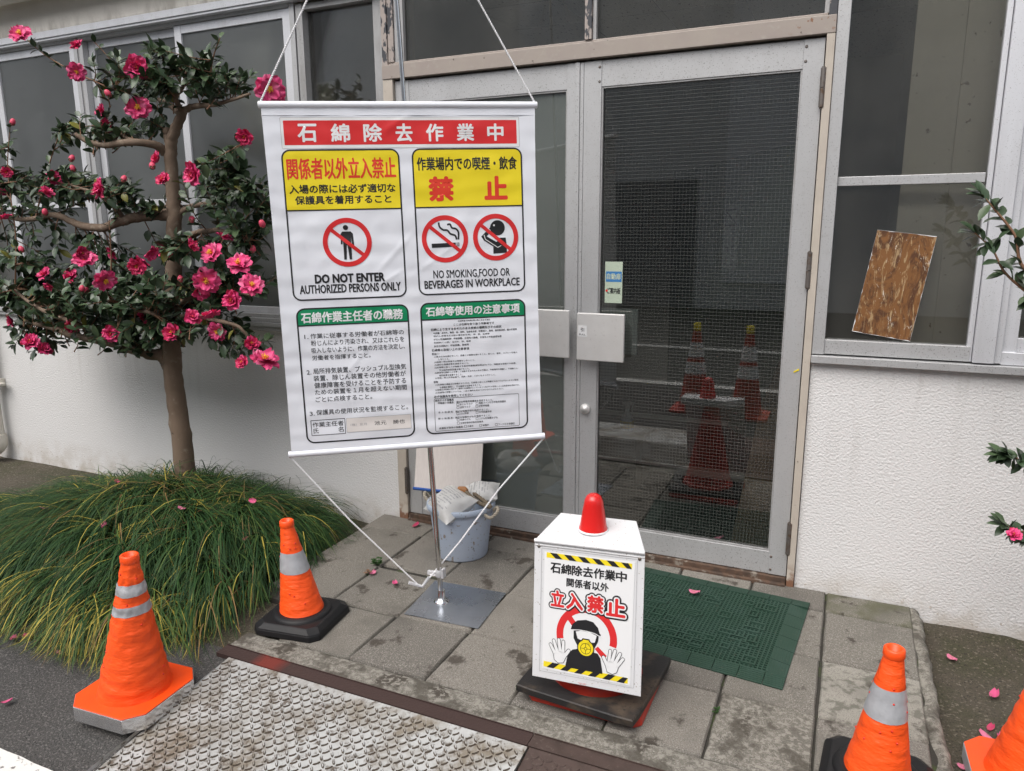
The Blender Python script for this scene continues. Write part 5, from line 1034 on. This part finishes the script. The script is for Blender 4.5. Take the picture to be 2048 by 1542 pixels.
# ------------------------------------------------------------------ sedge ground cover under the tree
g = MB(); q = random.Random(17)
tufts = []
while len(tufts) < 210:
    x = q.uniform(-3.75, -1.92); y = q.uniform(-1.30, -.20)
    e = ((x + 2.70) / 1.0) ** 2 + ((y + .76) / .58) ** 2
    if e < 1.0 and not (abs(x + 2.78) < .07 and abs(y + .4) < .08) and not (x > -2.02 and y > -.42): tufts.append((x, y, e))
for i in range(18): tufts.append((q.uniform(-5.4, -3.9), q.uniform(-1.2, -.7), .6))
for i in range(46): tufts.append((q.uniform(-3.9, -1.84), q.uniform(-1.34, -1.16), .95))
cones_at = ((-1.768, -1.545, .155), (-1.560, -.985, .150))
for x, y, e in tufts:
    z0 = bedz(x, y)
    cx_, cy_ = (x + 2.70), (y + .58)
    out = Vector((cx_ * .8, cy_ * 1.4 - .22, 0)); out = out * (1 / max(.35, out.length))
    clump = rv(q) * .6; clump.z = 0; tone = q.random() * .3
    for k in range(84):
        a = q.random() * 6.283; d = Vector((math.cos(a), math.sin(a), 0)) * q.uniform(.1, .75) + out * (.45 + .8 * e) + clump + Vector((0, -.12, 0))
        if d.length < .05: continue
        L = q.uniform(.26, .50); d = d.normalized(); lift = q.uniform(.40, 1.05) * (1.05 - .30 * e); p = Vector((x, y, z0)) + Vector((q.uniform(-.04, .04), q.uniform(-.04, .04), 0))
        v = (d * .6 + Vector((0, 0, lift))).normalized(); n = 8; st = L / n; wd = q.choice((.0011, .0015, .0019, .0024, .0032)); vs = []; sag = q.uniform(.26, .42); sd_ = Vector((q.uniform(-1, 1), q.uniform(-1, 1), 0)) * .14
        s = d.cross(Vector((0, 0, 1))).normalized(); hit = False
        for j in range(n + 1):
            w = wd * (1 - (j / n) ** 2 * .92); vs += [p + s * w, p - s * w]
            p = p + v * st; v = (v + Vector((0, 0, -sag)) + sd_ * .5 * (j / n)).normalized()
            fl_ = -.005 if p.y < -1.3 else bedz(p.x, p.y) + .004 + .012 * (j % 3)
            if p.x > -1.86 and p.y > -1.24: fl_ = .006
            if p.z < fl_: p.z = fl_; v.z = max(v.z, -.02)
            if p.y > -.02: p.y = -.02
            for (a_, b_, r_) in cones_at:
                if max(abs(p.x - a_), abs(p.y - b_)) < r_: hit = True
            if p.x > -1.60 or p.y < -1.60 or (p.x > -1.76 and p.y > -.95): hit = True
        if hit: continue
        low = max(0, min(1, (e - .45) * 2)) * max(0, min(1, (-.7 - y) * 3))
        r_ = q.random() * .85 + tone * .5
        if q.random() < low * .62: mi = 2 if r_ < .45 else 3 if r_ < .85 else 4
        else: mi = 0 if r_ < .44 else 1 if r_ < .84 else 2
        if q.random() < .035: mi = 3
        if q.random() < .02: mi = 4
        g.add(vs, [(2 * j, 2 * j + 1, 2 * j + 3, 2 * j + 2) for j in range(n)], mi, True)
for i in range(2600):   # loose crossing blades and dead thatch caught in the mound
    x = q.uniform(-3.7, -1.9); y = q.uniform(-1.32, -.25); e = ((x + 2.70) / .98) ** 2 + ((y + .78) / .58) ** 2
    if e > 1.05: continue
    a = q.random() * 6.283; d = Vector((math.cos(a), math.sin(a), 0)); p = Vector((x, y, bedz(x, y) + q.uniform(.02, .13) * max(.1, 1.1 - e))); v = (d + Vector((0, 0, q.uniform(-.1, .5)))).normalized(); s = d.cross(Vector((0, 0, 1))); n = 5; st = q.uniform(.10, .24) / n; wd = q.uniform(.0010, .0022); vs = []; hit = False
    for j in range(n + 1):
        w = wd * (1 - (j / n) ** 2 * .9); vs += [p + s * w, p - s * w]; p = p + v * st; v = (v + Vector((q.uniform(-.1, .1), q.uniform(-.1, .1), -.16))).normalized()
        p.z = max(p.z, bedz(p.x, p.y) + .005); p.y = min(p.y, -.02)
        for (a_, b_, r_) in cones_at:
            if max(abs(p.x - a_), abs(p.y - b_)) < r_: hit = True
        if p.x > -1.76: hit = True
    if not hit: g.add(vs, [(2 * j, 2 * j + 1, 2 * j + 3, 2 * j + 2) for j in range(n)], q.choice((0, 1, 1, 2, 3, 4, 4)), True)
tag(g.build('sedge_grass', m_grass), 'mound of fine drooping sedge grass under the camellia tree', 'grass', kind='stuff')
# ------------------------------------------------------------------ fallen petals, weeds, small litter
m_fallen = [mat('fallen petal %d' % i, c, .6, layers=(dict(s=60, d=4, lo=.5, hi=.66, c=(.30, .10, .09), f=.7),)) for i, c in enumerate(((.55, .075, .20), (.46, .035, .11), (.60, .16, .27)))]
def petal(seed):
    q = random.Random(seed); mb = MB(); c = q.uniform(.004, .012)
    def fn(u, v):
        w = .030 * math.sin(math.pi * min(1, v * .85 + .1)) ** .8 * (u - .5); return ((v - .5) * .052 - (.006 if v > .95 and abs(u - .5) < .2 else 0), w, .003 + c * (4 * (v - .5) ** 2) + .010 * (2 * u - 1) ** 2 * (1 - v) + .002 * math.sin(u * 8 + seed))
    mb.grid(fn, 6, 8, 0); return mb
pet = []
PET = [(-2.463, -1.482, road(-1.48), 'petal on the asphalt, left of a pair near the sedge edge'), (-2.425, -1.455, road(-1.45), 'petal on the asphalt, right of a pair near the sedge edge'), (-2.22, -1.48, road(-1.48), 'petal on the asphalt below the sedge fringe'), (-2.16, -1.70, road(-1.70), 'petal on the asphalt at the left picture edge'),
    (-1.60, -1.79, road(-1.79), 'petal at the bottom edge beside the pale steel plate'), (-1.554, -.594, .004, 'petal on the paving joint beside the clover'), (-1.42, -.632, .004, 'small red and white petal on the slab left of the base plate'), (-1.66, -.084, .004, 'petal on the slab by the left door jamb'),
    (-.310, -.260, .019, 'folded petal lying on the green door mat'), (-1.974, -.331, -.06, 'petal on the soil left of the paving, upper one'), (-1.925, -.40, -.06, 'petal on the soil left of the paving, lower one'), (.560, -.200, -.075, 'pale petal on the soil below the right wall'), (.66, -.375, -.078, 'pink petal alone on the soil at the right edge'),
    (.625, -.565, -.078, 'topmost petal of the cluster on the soil above the right cone'), (.605, -.615, -.078, 'second petal of the cluster on the soil above the right cone'), (.650, -.610, -.078, 'petal at the right of the cluster above the right cone'), (.650, -.640, -.078, 'lowest petal of the cluster above the right cone'), (.530, -.790, -.078, 'petal touching the base of the cut off cone')]
q = random.Random(3); srcs = [petal(i).build('petal', m_fallen[i]) for i in range(3)]
for i, (x, y, z, lab) in enumerate(PET):
    o = srcs[i] if i < 3 else srcs[i % 3].copy()
    if i >= 3: COL.objects.link(o)
    o.location = (x, y, z); o.rotation_euler = (q.uniform(-.15, .15), q.uniform(-.15, .15), q.uniform(0, 6.28)); k = q.uniform(.6, .9); o.scale = (k, k, k * .7)
    tag(o, 'pink ' + lab if not lab.startswith(('pink', 'pale', 'small')) else lab, 'petal', 'fallen camellia petals')
GP = [(-2.56, -1.02, .21, 'biggest pink petal caught on the left front of the sedge'), (-2.33, -.83, .25, 'crumpled pink petal in the middle of the sedge mound'), (-2.02, -.80, .155, 'pink petal on the sedge near the small cone'), (-2.14, -.62, .24, 'faded pink petal at the upper right of the sedge'), (-3.0, -.98, .20, 'pink petal at the far left of the sedge'), (-2.86, -.72, .26, 'pink petal on the sedge left of the trunk')]
for i, (x, y, z, lab) in enumerate(GP):
    o = srcs[(i * 2) % 3].copy(); COL.objects.link(o); o.location = (x, y, z); o.rotation_euler = (q.uniform(.1, .7), q.uniform(-.4, .4), q.uniform(0, 6.28)); tag(o, lab, 'petal', 'fallen camellia petals')
for (x, y, lab, n, s) in ((-1.585, -.505, 'small green clover weed growing in the paving joint', 14, 1.), (-1.575, -.60, 'dark dried weed tuft in the joint below the clover', 8, .7), (-.117, -.93, 'tiny moss tuft in the joint right of the sign', 9, .45), (-.690, -1.06, 'tiny grass tuft in the joint left of the sign', 9, .5)):
    mb = MB()
    for i in range(n):
        a = q.random() * 6.28; r = q.uniform(.005, .034) * s; t = Vector((math.cos(a) * r, math.sin(a) * r, q.uniform(.008, .024) * s)); mb.tube([(0, 0, -.006), t], .0008, 4, 1)
        for k in range(3): b = a + k * 2.09; leafgeo(mb, t, Vector((math.cos(b), math.sin(b), .15)), Vector((0, 0, 1)), .012 * s, .011 * s, 0, .1)
    o = mb.build('weed', [m_grass[1] if n != 8 else m_twig, m_grass[1]]); o.location = (x, y, 0); tag(o, lab, 'weed')
